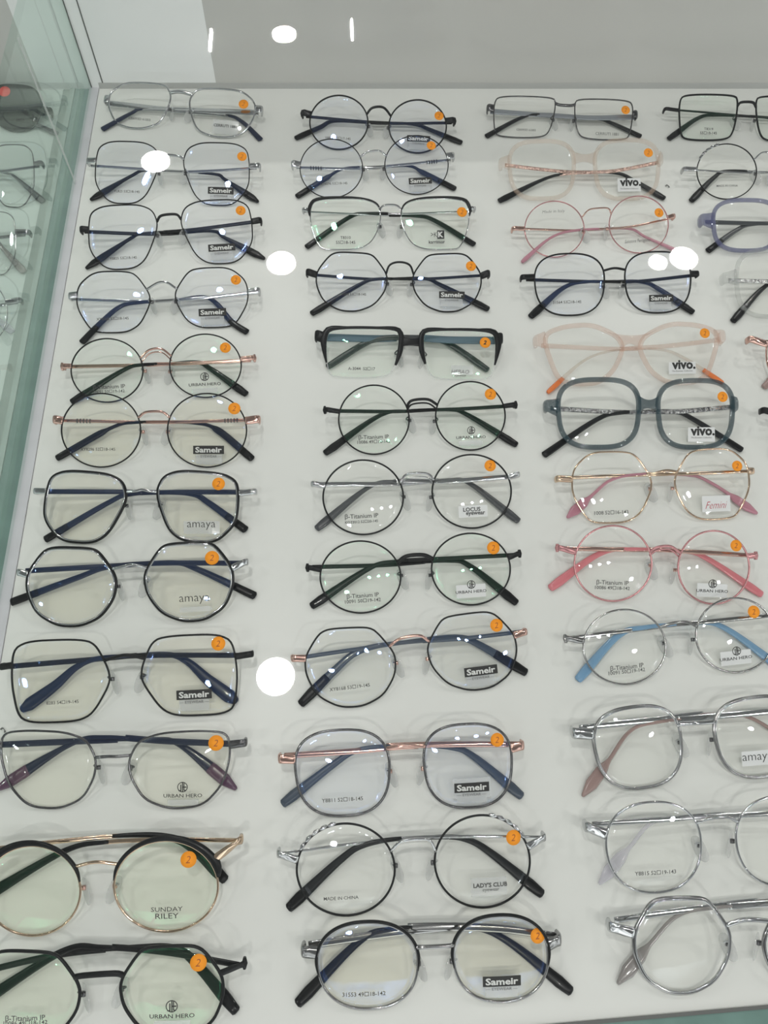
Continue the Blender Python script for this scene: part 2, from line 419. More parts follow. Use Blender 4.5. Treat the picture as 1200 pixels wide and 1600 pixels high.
    for side, h in enumerate((HL, HR)):
        hp = pt(*h); l = lenses[side]; sg = 1 if side else -1
        near = min(l.q, key=lambda p: (p - hp - Vector((-sg * .001, 0, 0))).length)
        a = Vector((near.x, near.y, 0)); b1 = hp + Vector((-sg * .0010, 0, .0002)); c1 = hp + Vector((0, 0, -.0016)); d1 = hp + Vector((-sg * .0004, 0, -back))
        ctrl = [a, a.lerp(b1, .55), b1, c1, d1]
        path = catmull([W(p) for p in ctrl], 13)
        etk = g.get('et', .7) * .00125
        V, Fc = tube(path, lambda i, n: ((ew * (1.5 - .5 * min(1, i / 6)) if g.get('acet') else ew), etk), lambda i, s=sg: (e3 * math.cos(min(1, i / 9) * 1.45) + e1 * s * math.sin(min(1, i / 9) * 1.45)))
        ep = part('end_piece', V, Fc, em)
        if g.get('stud'):
            s0 = W(hp + Vector((sg * .0002, .0027, -.0015))); s1 = W(hp + Vector((sg * .0002, -.0027, -.0015)))
            V, Fc = tube([s0, s0.lerp(s1, .5), s1], lambda i, n: ((.0008, .0016, .0008)[i], .0014), lambda i: e3); part('hinge_barrel', V, Fc, em, ep)
    # temples
    tw = g.get('tw', 1.1); ts = TIPS[g.get('tips', 'plain')]; f0 = g.get('f0', .52); tt = g.get('tt', .6)
    for side, key in enumerate(('TL', 'TR')):
        pts = g[key]; h = (HL, HR)[side]; sg = 1 if side else -1
        p0 = W(pt(h[0], h[1], -back)); z0 = p0.z
        # straight line start at the hinge, then the photographed course
        pix = [pts[0]] + list(pts[1:]); L = [0]
        for i in range(1, len(pix)): L.append(L[-1] + math.dist(pix[i], pix[i - 1]))
        up = .0018 if side else 0
        zt = [(0, z0), (.35, max(.0045, z0 * .62) + up), (.6, .0036 + up), (.8, .0028 + up * .3), (1, .0018)]
        path = [P(px, py, lerp_prof(zt, L[i] / L[-1])) for i, (px, py) in enumerate(pix)]
        full = catmull(path, 61); k0 = int(f0 * 60)
        def nrm(i, off=0):
            t = min(1, (i + off) / 40); return (e3 * (1 - t) + Vector((0, 0, 1)) * t).normalized()
        def pf(i, n):
            t = i / (n - 1)
            tp = g.get('tprof')
            return ((lerp_prof(tp, t) if tp else tw) * .001, tt * .001)
        V, Fc = tube(full[:k0 + 2], pf, nrm); tm = part('temple', V, Fc, g.get('tmat', em))
        seg = full[k0:]
        # rounded end
        def pf2(i, n):
            t = i / (n - 1); wv = lerp_prof(ts, t) * .92
            return (wv * .001, (.0008 if i > 0 else .0007) + .0003 * t)
        ext = (seg[-1] - seg[-2]).normalized(); seg = seg + [seg[-1] + ext * .0007]
        def pf3(i, n):
            if i == n - 1: a, b = pf2(n - 2, n - 1); return a * .55, b * .5
            return pf2(i, n - 1)
        V, Fc = tube(seg, pf3, lambda i: nrm(i, k0)); tipo = part('temple_tip', V, Fc, g.get('tip', 'black'), tm, label=g.get('tiplabel'))
        if g.get('tip2'):  # coloured end of the tip
            m2 = int(len(seg) * .72); V, Fc = tube(seg[m2:], lambda i, n: tuple(x * 1.05 for x in pf3(i + m2, len(seg))), lambda i: nrm(i, k0 + m2)); part('tip_cap', V, Fc, g['tip2'], tipo, label=g.get('tip2label'))
        if g.get('bands'):
            V = []; Fc = []
            for bnd in range(5):
                j = 5 + bnd * .9; jj = int(j); c = full[jj].lerp(full[jj + 1], j - jj); t = (full[jj + 1] - full[jj]).normalized(); c2 = c + t * .0007
                v, f = tube([c, c2], lambda i, n: (tw * .00135, .0011), lambda i: nrm(5)); o = len(V); V += v; Fc += [tuple(x + o for x in ff) for ff in f]
            part('grip_bands', V, Fc, g.get('bandmat', 'gunmetal'), tm)
    # nose pads
    if not g.get('acet') and g.get('pads', True):
        for side in (0, 1):
            l = lenses[side]; sg = 1 if side else -1
            nb = min(l.q, key=lambda p: p.x * sg + abs(p.y - (l.c.y - .001)) * .35)
            a = Vector((nb.x, nb.y + .002, -.0004)); e = Vector((nb.x - sg * .0006, nb.y - .0005, -.0034)); m1 = Vector((nb.x + sg * .0018, nb.y + .0005, -.003))
            path = catmull([W(p) for p in (a, m1, e)], 9); V, Fc = tube(path, lambda i, n: (.0005, .0005), lambda i: e3)
            pc = Vector((nb.x - sg * .0015, nb.y - .003, -.0048)); ax = Vector((-sg * -.35, 1, -.25)).normalized(); V2 = []; F2 = []
            nx = Vector((sg * .75, 0.1, .6)).normalized(); nx = (nx - ax * nx.dot(ax)).normalized(); ny = ax.cross(nx); NU, NV = 10, 14
            for iu in range(NU + 1):
                f = math.pi * iu / NU
                for iv in range(NV):
                    ph = 2 * math.pi * iv / NV; V2.append(W(pc + ax * .0074 * math.cos(f) + (ny * .0040 * math.cos(ph) + nx * .0009 * math.sin(ph)) * math.sin(f) ** .8))
            for iu in range(NU):
                for iv in range(NV): F2.append((iu * NV + iv, iu * NV + (iv + 1) % NV, (iu + 1) * NV + (iv + 1) % NV, (iu + 1) * NV + iv))
            pad = part('nose_pad', V2, F2, 'padplastic')
            part('pad_arm', V, Fc, g.get('padmat', 'silver' if em in ('silver', 'rose', 'gold', 'dullsilver', 'pinkmetal') else 'gunmetal'), pad)
            # little screw box behind the pad
            s = W(e); V, Fc = tube([s - e2 * .0011, s, s + e2 * .0011], lambda i, n: (.0013, .001), lambda i: e3); part('pad_screw', V, Fc, 'gunmetal' if em not in ('rose', 'gold', 'pinkmetal') else 'rose', pad)
    # things printed or stuck on the lenses
    def locate(px, py):
        q = pt(px, py, .0012); l = min(lenses, key=lambda l: (l.c - q).length); return q, l
    def drape(verts, q, l, lift, rot=0.0):
        ca, sa = math.cos(rot), math.sin(rot); out = []
        for x, y in verts:
            u, v = q.x + x * ca - y * sa, q.y + x * sa + y * ca; out.append(W(Vector((u, v, l.w(u, v) + lift))))
        return out
    def trot(): # baseline follows the pair
        a = W(pt(*HL)); b = W(pt(*HR)); d = b - a; return math.atan2(d.dot(e2), d.dot(e1)) * .6
    R0 = trot()
    def text(name, body, px, py, wpx, mat, parent=root, italic=0.0, bold=0.0, lift=.00022, hs=1.0, rot=None):
        V, Fc = text_mesh(body, italic, bold); q, l = locate(px, py); s = l.s * wpx
        return part(name, drape([(x * s, y * s * hs) for x, y in V], q, l, lift, R0 if rot is None else rot), Fc, mat, parent, False)
    def plate(name, px, py, wpx, hpx, mat, parent=root, lift=.00010, label=None):
        q, l = locate(px, py); s = l.s; nx, ny = 10, 5; V = []; Fc = []
        for j in range(ny + 1):
            for i in range(nx + 1): V.append(((i / nx - .5) * wpx * s, (j / ny - .5) * hpx * s))
        top = drape(V, q, l, lift + .00006, R0); bot = drape(V, q, l, lift - .00004, R0); n = len(V)
        for j in range(ny):
            for i in range(nx):
                a = j * (nx + 1) + i; Fc.append((a, a + 1, a + nx + 2, a + nx + 1)); Fc.append((n + a, n + a + nx + 1, n + a + nx + 2, n + a + 1))
        for i in range(nx): Fc += [(i, n + i, n + i + 1, i + 1), (n - nx - 1 + i, n - nx + i, 2 * n - nx + i, 2 * n - nx - 1 + i)]
        for j in range(ny):
            a = j * (nx + 1); b = a + nx; Fc += [(a, a + nx + 1, n + a + nx + 1, n + a), (b, n + b, n + b + nx + 1, b + nx + 1)]
        return part(name, top + bot, Fc, mat, parent, False, label)
    if g.get('st'):
        px, py = g['st'][:2]; rad = g['st'][2] if len(g['st']) > 2 else None; q, l = locate(px, py); r = (rad * l.s if rad else .0042); K = 32
        ring = [(r * math.cos(2 * math.pi * i / K), r * math.sin(2 * math.pi * i / K)) for i in range(K)]
        flat = max(l.w(q.x, q.y), .0008)
        def fl(vs, lift): return [W(Vector((q.x + x, q.y + y, max(l.w(q.x + x, q.y + y), 0.0) * .6 + flat * .4 + lift))) for x, y in vs]
        lift = max(0, rd - .0004) if l.w(q.x + r, q.y + r) < .0002 else .0004
        V = fl([(0, 0)] + ring, lift + .00010) + fl([(0, 0)] + ring, lift - .00005); n = K + 1; Fc = []
        for i in range(K):
            a = 1 + i; b = 1 + (i + 1) % K; Fc += [(0, a, b), (n, n + b, n + a), (a, n + a, n + b, b)]
        st = part('price_sticker', V, Fc, g.get('stmat', 'sticker'), label='round orange sticker with a handwritten 2' if g.get('stmat') is None else 'round red sticker')
        if not g.get('stmat'):
            TV, TF = text_mesh('2', .25, g.get('stbold', -.008)); s = r * .62
            part('handwritten_number', fl([(x * s - .0002, y * s) for x, y in TV], lift + .00022), TF, 'ink' if g.get('stbold') else 'pen', st, False)
    for mk in g.get('marks', ()):
        k = mk[0]
        if k == 'sameir':
            _, px, py, wp = mk; pl = plate('logo_label', px, py, wp, wp * .27, 'ink', lift=.00015)
            text('logo_lettering', 'Sameir', px, py, wp * .86, 'labelgrey', pl, 0, .03, lift=.0003, hs=.78)
            text('logo_caption', '— EYEWEAR —', px, py + wp * .21, wp * .85, 'greyink', pl, hs=.9)
            plate('logo_backing', px, py + wp * .30, wp * .85, wp * .30, 'cleartag', pl, lift=.00002)
        elif k == 'size':
            for ln, (t, y, wp) in enumerate(mk[2:]): text('size_marking', t, mk[1], y, wp, 'greyink', bold=.012)
        elif k == 'uh':
            _, px, py, wp = mk[:4]
            if len(mk) > 4: plate('white_tag', px, py + wp * .05, wp * .95, wp * .42, mk[4])
            q, l = locate(px, py - wp * .16); r = wp * .135 * l.s; K = 24
            V = drape([(rr_ * math.cos(2 * math.pi * i / K), rr_ * math.sin(2 * math.pi * i / K)) for rr_ in (r, r * .84) for i in range(K)], q, l, .00022, R0)
            Fc = [(i, (i + 1) % K, K + (i + 1) % K, K + i) for i in range(K)]
            for x0, y0, x1, y1 in ((-.42, -.8, -.22, .5), (-.08, -1, .12, 1), (.2, -.7, .38, .8), (-.08, -.1, .75, .1), (-.75, -.8, -.25, -.62), (.38, -.75, .7, -.55)):
                n = len(V); V += drape([(x0 * r, y0 * r), (x1 * r, y0 * r), (x1 * r, y1 * r), (x0 * r, y1 * r)], q, l, .00022, R0); Fc.append((n, n + 1, n + 2, n + 3))
            ob = part('logo_emblem', V, Fc, 'ink', smooth=False)
            text('logo_lettering', 'URBAN HERO', px, py + wp * .07, wp, 'ink', ob, 0, .01, hs=.8)
            if len(mk) <= 4: plate('logo_backing', px, py + wp * .26, wp * .8, wp * .16, 'cleartag', ob, lift=.00002)
        elif k == 'text':     # ('text', body, px, py, w, mat, italic, bold, hs)
            text('logo_lettering', *mk[1:6], italic=mk[6] if len(mk) > 6 else 0, bold=mk[7] if len(mk) > 7 else 0, hs=mk[8] if len(mk) > 8 else 1.0)
        elif k == 'tag':      # ('tag', px, py, w, h, mat)
            plate('lens_tag', *mk[1:6])
        elif k == 'karr':
            _, px, py = mk; pl = plate('logo_block', px + 5, py, 11, 13, 'ink', lift=.00015)
            text('logo_lettering', 'K', px + 5, py, 8.5, 'labelgrey', pl, 0, .05, lift=.0003, hs=1.0)
            text('logo_lettering', '>K', px - 5.5, py, 10, 'ink', pl, 0, .0, hs=1.3)
            text('logo_caption', 'karrimor', px - 1, py + 11, 25, 'ink', pl, 0, .02)
    return root

# ------------------------------------------------------------------ room and case
ZG = 0.125       # underside of the glass top
ZC = 2.05        # ceiling
principled('deck', (.765, .775, .745), .32, noise=(9, .015), ior=1.3)
principled('deck_left', (.66, .73, .695), .3, noise=(9, .02))
principled('wall_grey', (.60, .595, .57), .22, noise=(3, .02), coat=.4)
principled('wall_reflection_bright', (.93, .94, .935), .2, noise=(3, .02), coat=.4)
principled('wall_base_shade', (.50, .505, .495), .35)
principled('ceiling', (.27, .27, .27), .7, noise=(2, .02))
principled('whitemetal', (.8, .8, .8), .4)
principled('putty', (.60, .60, .63), .35, noise=(60, .12))
principled('greybar', (.30, .36, .33), .3, noise=(40, .15))
principled('greenbar', (.17, .28, .25), .12, coat=1.0, noise=(60, .25))
principled('palebar', (.42, .50, .46), .2, noise=(50, .15))
principled('gasket', (.12, .125, .12), .5)
principled('counter', (.60, .64, .61), .15, noise=(8, .03))
sheet('topglass', (.988, .992, .990), (1, 1, 1), 1.5, .42)
sheet('sideglass', (.92, .955, .94), (.9, 1, .95), 1.5, 1.0)
principled('seam', (.75, .78, .76), .3, alpha=.38)
emit('lampglow', (1.0, .985, .95), LAMP_E)

YB = P(600, 138, 0).y                        # back edge of the deck
XL0 = P(155, 140, 0); XL1 = P(5, 1015, 0)    # left edge of the deck
def xl(y): return XL0.x + (XL1.x - XL0.x) * (y - XL0.y) / (XL1.y - XL0.y)
F0 = P(880, 1598, 0); F1 = P(1200, 1570, 0)
def yf(x): return F0.y + (F1.y - F0.y) * (x - F0.x) / (F1.x - F0.x)
XR = .62; XFL = xl(-.30)
deck = [(xl(YB), YB), (xl(yf(-.3)), yf(-.3)), (XR, yf(XR)), (XR, YB)]
struct(prism('floor', deck, -.012, 0, 'deck'))
# divider between the two trays: strips running front to back
def strip(name, x0, x1, z0, z1, mat, lab=None):
    ya = YB; yb = yf(-.3)
    p = [(xl(ya) + x0, ya), (xl(yb) + x0, yb), (xl(yb) + x1, yb), (xl(ya) + x1, ya)]
    o = struct(prism(name, p, z0, z1, mat)); return o
strip('trim_1', -.0085, -.0002, -.012, .0010, 'putty')
strip('trim_2', -.0215, -.0086, -.012, -.0005, 'greenbar')
strip('trim_3', -.0255, -.0216, -.012, .0005, 'palebar')
strip('trim_4', -.0325, -.0256, -.012, -.0010, 'greybar')
fl = [(xl(YB) - .0326, YB), (-.75, YB), (-.75, yf(-.3)), (xl(yf(-.3)) - .0326, yf(-.3))]
o = struct(prism('floor', fl[::-1], -.012, -.002, 'deck_left'))
# front edge: dark gasket, green glass edge, pale counter
def front(name, d0, d1, z1, mat):
    x0, x1 = -.75, XR
    p = [(x0, yf(x0) - d1), (x1, yf(x1) - d1), (x1, yf(x1) - d0), (x0, yf(x0) - d0)]
    return struct(prism(name, p, -.012, z1, mat))
front('trim_5', .0, .0016, .0012, 'gasket')
front('trim_6', .0017, .0085, .0006, 'greenbar')
front('trim_7', .0086, .20, .0, 'counter')
# back wall; bright reflection beside each divider painted as a lighter section
xa = xl(YB); xs = P(339, 136, 0).x
struct(box('wall_back', (xs, YB, -.012), (XR, YB + .02, ZG), 'wall_grey'))
struct(box('wall_back', (xa - .008, YB, -.012), (xs, YB + .02, ZG), 'wall_reflection_bright'))
xw = P(64, 138, 0).x
struct(box('wall_back', (xw, YB, -.012), (xa - .0081, YB + .02, ZG), 'wall_reflection_bright'))
struct(box('wall_back', (-.75, YB, -.012), (xw, YB + .02, ZG), 'wall_grey'))
struct(box('base_shade_strip', (xa + .0005, YB - .0006, 0), (XR, YB, .0055), 'wall_base_shade'))  # strip painted darker for the reflection and shade along the wall base
struct(box('trim_9', (xa + .004, YB - .0006, .0055), (xa + .0049, YB, ZG), 'gasket'))
# glass partition
def slab(name, x0, x1, z0, z1, mat, ya=YB - .001, yb=None):
    yb = yf(-.3) if yb is None else yb
    p = [(xl(ya) + x0, ya), (xl(yb) + x0, yb), (xl(yb) + x1, yb), (xl(ya) + x1, ya)]
    return prism(name, p, z0, z1, mat)
o = slab('glass_partition', -.0125, -.0065, .001, ZG - .0005, 'sideglass'); o['label'] = 'greenish upright glass partition between the left compartment and the main tray'; o['category'] = 'glass partition'
yj = P(110, 290, 0).y; o2 = slab('joint_strip', -.0060, -.0056, .0015, ZG - .001, 'seam', yj + .003, yj); o2.parent = o
o3 = slab('edge_strip', -.0069, -.0061, .0015, ZG - .001, 'gasket', YB - .0005, YB - .0012); o3.parent = o
# glass top
o = box('glass_top', (-.75, yf(0) - .02, ZG), (XR, YB + .02, ZG + .006), 'topglass'); o['label'] = 'clear flat glass top covering the whole display case'; o['category'] = 'glass top'
# ceiling and lamps
struct(box('ceiling', (-3.5, -3.0, ZC), (3.5, 14.0, ZC + .05), 'ceiling'))
def lamp(x, y, r, label, group='round ceiling downlights'):
    loc = Vector((x, y, ZC)); K = 40
    root = bpy.data.objects.new('ceiling_lamp', None); COL.objects.link(root); root.location = loc
    root['label'] = label; root['category'] = 'ceiling lamp'; root['group'] = group
    ring = [Vector((math.cos(2 * math.pi * i / K), math.sin(2 * math.pi * i / K), 0)) for i in range(K)]
    V = [Vector((0, 0, -.004))] + [p * r + Vector((0, 0, -.004)) for p in ring]; mesh('diffuser', V, [(0, 1 + (i + 1) % K, 1 + i) for i in range(K)], 'lampglow', root, False)
    V = [p * r + Vector((0, 0, -.006)) for p in ring] + [p * (r + .012) + Vector((0, 0, -.006)) for p in ring] + [p * (r + .014) for p in ring] + [p * r for p in ring]
    Fc = [(a * K + i, a * K + (i + 1) % K, ((a + 1) % 4) * K + (i + 1) % K, ((a + 1) % 4) * K + i) for a in range(4) for i in range(K)]
    mesh('housing', V, Fc, 'whitemetal', root)
    return root

GX = (-1.80, -.215, 1.37, 2.95); GY = (-1.05, .565, 2.17, 3.57)
names_x = ('far left', 'middle left', 'middle right', 'far right'); names_y = ('first', 'second', 'third', 'farthest')
for i, x in enumerate(GX):
    for j, y in enumerate(GY):
        if (i, j) == (2, 1) or (j == 3 and i != 1): continue
        lamp(x, y, .055 if (i, j) != (1, 1) else .056, 'round white downlight in the %s line on the ceiling, %s row' % (names_x[i], names_y[j]))
lamp(-.737, 2.731, .058, 'round white downlight on the ceiling standing between the regular lines')
lamp(1.262, 2.15, .036, 'small round downlight beside the grid one on the ceiling, right side')
for k in range(3): lamp(.30 + .20 * k, -.62 + .03 * k, .030, '%s of the three small spotlights in a short row' % ('leftmost', 'middle', 'rightmost')[k], 'short row of three small spotlights')
def linear(x, y, label):
    root = bpy.data.objects.new('linear_lamp', None); COL.objects.link(root); root.location = (x, y, ZC)
    root['label'] = label; root['category'] = 'ceiling lamp'; root['group'] = 'slim linear ceiling lamps'
    box('diffuser', (-.0055, -.07, -.012), (.0055, .07, -.0065), 'lampglow', root); box('housing', (-.014, -.075, -.006), (.014, .075, 0), 'whitemetal', root)
linear(-.55, 3.52, 'slim linear lamp left of the farthest downlight'); linear(.10, 3.60, 'slim linear lamp right of the farthest downlight')


# ------------------------------------------------------------------ eyeglasses, column by column from the back
CA, CB, CC, CD, CE_ = ('eyeglasses in the left column of the tray', 'eyeglasses in the middle column of the tray', 'eyeglasses in the right-hand column of the tray',
    'eyeglasses at the right edge of the tray', 'eyeglasses in the neighbouring compartment')
G = []
def A(**k): G.append(k)
# --- left column
A(group=CA, label='wide silver aviator eyeglasses with navy tips, farthest pair of left column', shape='avi', L=(168.5, 268, 128, 202), R=(295, 400, 137, 216), H=((163, 154), (409, 171)),
  B=((266, 143), (281, 143), (297, 147)), bw=1.6, r=1.0, rim='silver', tw=2.7, tmat='silver', ew=3.0, tip='navy', tips='straight', f0=.7, lens='nn',
  TL=((168, 161), (270, 172), (350, 179), (378, 190), (407, 218)), TR=((404, 176), (300, 172), (225, 170), (205, 177), (160, 202)), st=(380.6, 163, 7.5),
  marks=(('tag', 352, 199, 40, 22, 'cleartag'), ('text', 'CERRUTI 1881', 352, 197, 36, 'ink', 0, .02), ('size', 218, ('CE6093D 61003', 186, 34))))
A(group=CA, label='thin angular black rim eyeglasses with silver temples, second from the back in left column', shape='geo', L=(148, 249.5, 220, 319), R=(286, 390.5, 222, 322), H=((136, 251), (406, 259)),
  B=((249, 247), (256, 242), (279, 244), (286, 251)), bw=1.0, bmat='silver', r=.6, rim='blackmetal', tw=1.3, ew=2.2, tip='black', tips='leaf', f0=.58, lens='bn',
  TL=((142, 259), (250, 266), (335, 272), (352, 281), (403, 315)), TR=((401, 263), (300, 268), (230, 266), (205, 275), (142, 312)), st=(378, 244, 7.5),
  marks=(('sameir', 345, 298, 40), ('size', 198, ('YL825 53□18-145', 299, 40))))
A(group=CA, label='black angular eyeglasses with thick black arched bridge, third from the back in left column', shape='geo', L=(137.5, 246.5, 319, 422), R=(282, 395.5, 311, 413), H=((125, 358), (408, 344)),
  B=((246, 347), (252, 337), (275, 335), (283, 345)), bw=1.0, r=.65, rim='blackmetal', tw=1.6, ew=2.2, tip='black', tips='leaf', f0=.5, lens='bn',
  TL=((132, 362), (250, 366), (330, 361), (352, 372), (413, 404)), TR=((402, 346), (300, 359), (225, 365), (205, 372), (135, 419)), st=(376, 328.6, 7.8),
  marks=(('sameir', 346.5, 387, 42), ('size', 192.5, ('Y8825 53□18-145', 403, 42))))
A(group=CA, label='dark hexagonal eyeglasses with silver bridge and temples, fourth from the back in left column', shape='hex', L=(119, 235.5, 423, 521), R=(273, 388.5, 417, 513), H=((108, 462), (405, 454)),
  B=((235, 450), (247, 442), (261, 441.5), (273, 449)), bw=.9, bmat='silver', r=.65, rim='blackmetal', tw=1.3, ew=2.3, tip='navy', tip2='black', tips='straight', f0=.56, lens='bn', et=.9,
  TL=((114, 468), (250, 471), (315, 464), (338, 474), (362, 503), (386, 519)), TR=((400, 457), (310, 466), (225, 472), (190, 478), (160, 502), (128, 535)), st=(368.5, 437, 8),
  marks=(('sameir', 332, 488, 43), ('size', 176, ('XY8168 53□18-145', 498, 50))))
A(group=CA, label='round black wire eyeglasses with rose gold bridge, fifth from the back in left column', shape='round', L=(110, 224.5, 528, 629.5), R=(264, 378, 521, 622), H=((97, 572), (397, 559)),
  B=((224, 558), (233, 547), (252, 545), (264, 555)), bw=.8, bridge2=2.4, bmat='rose', r=.65, rim='blackmetal', tw=1.4, ew=1.6, stud=1, tip='black', tips='plain', f0=.5, lens='gn',
  TL=((102, 573), (240, 570), (305, 566), (330, 577), (385, 616)), TR=((392, 563), (290, 568), (222, 570), (190, 580), (112, 628)), st=(352, 543, 8.5),
  marks=(('uh', 320, 597, 50), ('size', 170.5, ('β-Titanium IP', 605, 50), ('10091 50□19-142', 611.5, 48))))
A(group=CA, label='round eyeglasses, rose gold bridge and ribbed bands near the hinges, sixth in left column', shape='round', L=(95, 221, 613.6, 731), R=(260.5, 386.5, 613.6, 731), H=((83, 655), (405, 655)),
  B=((219, 652), (228, 644), (253, 643.5), (263, 652)), bw=.9, bmat='rose', r=.65, rim='blackmetal', tw=1.2, ew=2.4, bands=1, tip='black', tips='paddle', f0=.54, lens='by',
  TL=((92, 657), (240, 660), (305, 661), (340, 672), (394, 717)), TR=((398, 656), (290, 659), (215, 660), (175, 668), (89, 716)), st=(366, 638, 9.5),
  marks=(('sameir', 326, 703, 48), ('size', 153, ('XY8296 52□18-145', 702, 54))))
A(group=CA, label='thick black rim eyeglasses with silver lining and straight navy temples, seventh in left column', shape='geo', rot=-5, L=(67.5, 199.5, 734, 850), R=(244, 374.5, 734, 849.5), H=((52.7, 767), (399.5, 768)),
  B=((199, 767), (213, 767), (222, 765), (233, 767), (245, 768)), bw=.9, bmat='silver', r=1.25, rim='black', lining='silver', tw=1.7, tmat='navy', emat='silver', ew=1.7, tip='navy', tip2='black', tips='straight', f0=.5, lens='by',
  TL=((62, 768), (240, 769), (300, 772), (325, 785), (384, 828)), TR=((390, 769), (270, 769), (205, 772), (170, 785), (71, 843)), st=(341.5, 756, 10),
  marks=(('tag', 315, 824, 56, 20, 'cleartag'), ('text', 'amaya', 314.6, 822, 44, 'ink', 0, -.01)))
A(group=CA, label='thick black rim eyeglasses with silver bridge and flat-topped lenses, eighth in left column', shape='crown', rot=1, L=(40, 184, 853, 980.5), R=(224, 366.5, 845, 972.5), H=((27, 894.5), (386, 878)),
  B=((179, 886), (194, 885), (203, 882.5), (216, 884), (229, 886)), bw=.9, bmat='silver', r=1.25, rim='black', lining='silver', tw=1.7, tmat='navy', emat='silver', ew=1.9, tip='navy', tip2='black', tips='straight', f0=.5, lens='by',
  TL=((40, 892), (180, 884), (270, 879), (310, 890), (398, 931)), TR=((378, 880), (250, 880), (170, 886), (120, 903), (18, 941)), st=(331.4, 871.6, 11),
  marks=(('text', 'amaya', 304, 937.5, 47, 'ink', 0, -.01), ('tag', 305, 952, 48, 8, 'cleartag')))
A(group=CA, label='large square thin black eyeglasses with wide flared tips, ninth in left column', shape='sq', L=(17, 173, 998, 1130.5), R=(219.5, 372, 990, 1119.5), H=((0, 1042), (394, 1022)),
  B=((172, 1028), (196, 1023.5), (220, 1025)), bw=1.0, r=.75, rim='blackmetal', tw=1.6, ew=1.7, tip='navy', tips='flare', f0=.5, lens='by',
  TL=((8, 1042), (150, 1030), (250, 1022), (290, 1032), (325, 1062), (369, 1096)), TR=((388, 1024), (250, 1024), (160, 1028), (120, 1042), (85, 1072), (34, 1109)), st=(341, 1005.6, 11),
  marks=(('sameir', 303.5, 1085, 55), ('size', 98, ('8283 54□19-145', 1097, 50))))
A(group=CA, label='dark metal cat-eye square eyeglasses with plum purple temple ends, tenth in left column', shape='cat', L=(0, 151.5, 1140, 1264.5), R=(200, 361, 1140.5, 1264.5), H=((-16, 1166), (383, 1161)),
  B=((151, 1180), (170, 1182), (182, 1182), (200, 1180)), bw=.9, r=.8, rim='gunmetal', tw=1.8, tmat='navy', ew=2.0, tip='navy', tips='leaf', tip2='purple', tip2label='plum purple end', f0=.45, lens='nw', et=.9,
  TL=((-8, 1164), (130, 1158), (240, 1155), (285, 1166), (368, 1232)), TR=((378, 1163), (260, 1158), (165, 1152), (110, 1163), (-6, 1234)), st=(337.5, 1161, 12),
  marks=(('uh', 285.5, 1239, 60),))
A(group=CA, label='round gold eyeglasses with thick black brow bars and no tag, eleventh in left column', shape='round', L=(-26, 127.5, 1319.6, 1463.5), R=(176.6, 342.5, 1311.7, 1457), H=((-44, 1328), (376, 1314)),
  B=((122, 1346), (150, 1347), (181, 1345)), bw=.9, bmat='gold', r=.75, rim='gold', brow=('black', 2.6, .12, 1), tw=1.2, ew=2.0, tip='black', tips='plain', f0=.5, lens='gw', et=1.0,
  TL=((-38, 1330), (80, 1316), (200, 1305), (262, 1308), (300, 1325), (352, 1375)), TR=((370, 1313), (260, 1312), (165, 1316), (100, 1330), (-25, 1402)), st=(294.5, 1343, 12.5),
  marks=(('text', 'SUNDAY', 261, 1420, 49, 'ink', 0, 0, .8), ('text', 'RILEY', 261, 1431, 36, 'ink', 0, 0, .8)))
A(group=CA, label='black eyeglasses with angular crowned lenses, nearest pair of left column', shape='crown', rot=0, L=(-48, 127.5, 1483, 1632), R=(186, 351.5, 1475, 1624), H=((-66, 1520), (381, 1507)),
  B=((125, 1522), (133, 1524), (180, 1521), (188, 1519)), bw=1.4, r=1.0, rim='blackmetal', tw=1.6, ew=1.4, stud=1, tip='black', tips='plain', f0=.45, lens='gw',
  TL=((-58, 1526), (90, 1492), (220, 1480), (278, 1484), (312, 1512), (369, 1580)), TR=((374, 1508), (260, 1488), (160, 1480), (95, 1488), (-50, 1580)), st=(310, 1504, 13),
  marks=(('uh', 269, 1582, 70), ('size', 40, ('β-Titanium IP', 1590.5, 62), ('10086 49□18-142', 1597.5, 68))))
# --- middle column
A(group=CB, label='round black eyeglasses with arched black bridge, farthest pair of middle column', shape='round', L=(483, 576, 148, 234.5), R=(606.5, 698.5, 155, 240), H=((472, 176), (710.5, 188)),
  B=((575, 177), (582, 168.5), (599, 168), (608.5, 179)), bw=1.0, r=.8, rim='blackmetal', tw=1.4, ew=2.4, stud=1, tip='black', tips='plain', f0=.5, lens='bn',
  TL=((478, 182), (570, 190), (645, 194), (670, 202), (721, 223)), TR=((706, 192), (600, 193), (525, 189), (500, 199), (462, 216)), st=(686, 180.7, 7.2),
  marks=(('sameir', 654, 217, 36), ('size', 527.7, ('Y8818 52□17-145', 216, 40))))
A(group=CB, label='round thin dark eyeglasses with silver bridge and ribbed temples, second in middle column', shape='round', L=(468, 567.5, 216.5, 310), R=(600.5, 701, 211, 304.5), H=((456, 256), (709.5, 243)),
  B=((567, 246), (574, 237.5), (593, 236), (601, 244)), bw=.8, bmat='silver', r=.55, rim='blackmetal', tw=1.3, ew=2.6, bands=1, bandmat='blackmetal', tip='navy', tip2='black', tips='paddle', f0=.55, lens='bn',
  TL=((463, 262), (565, 264), (635, 259), (662, 270), (711, 295)), TR=((704, 250), (600, 260), (540, 263), (510, 278), (464, 307)), st=(674, 227, 7.2),
  marks=(('sameir', 656.7, 282.7, 36), ('size', 521.7, ('XY8296 52□18-145', 287, 42))))
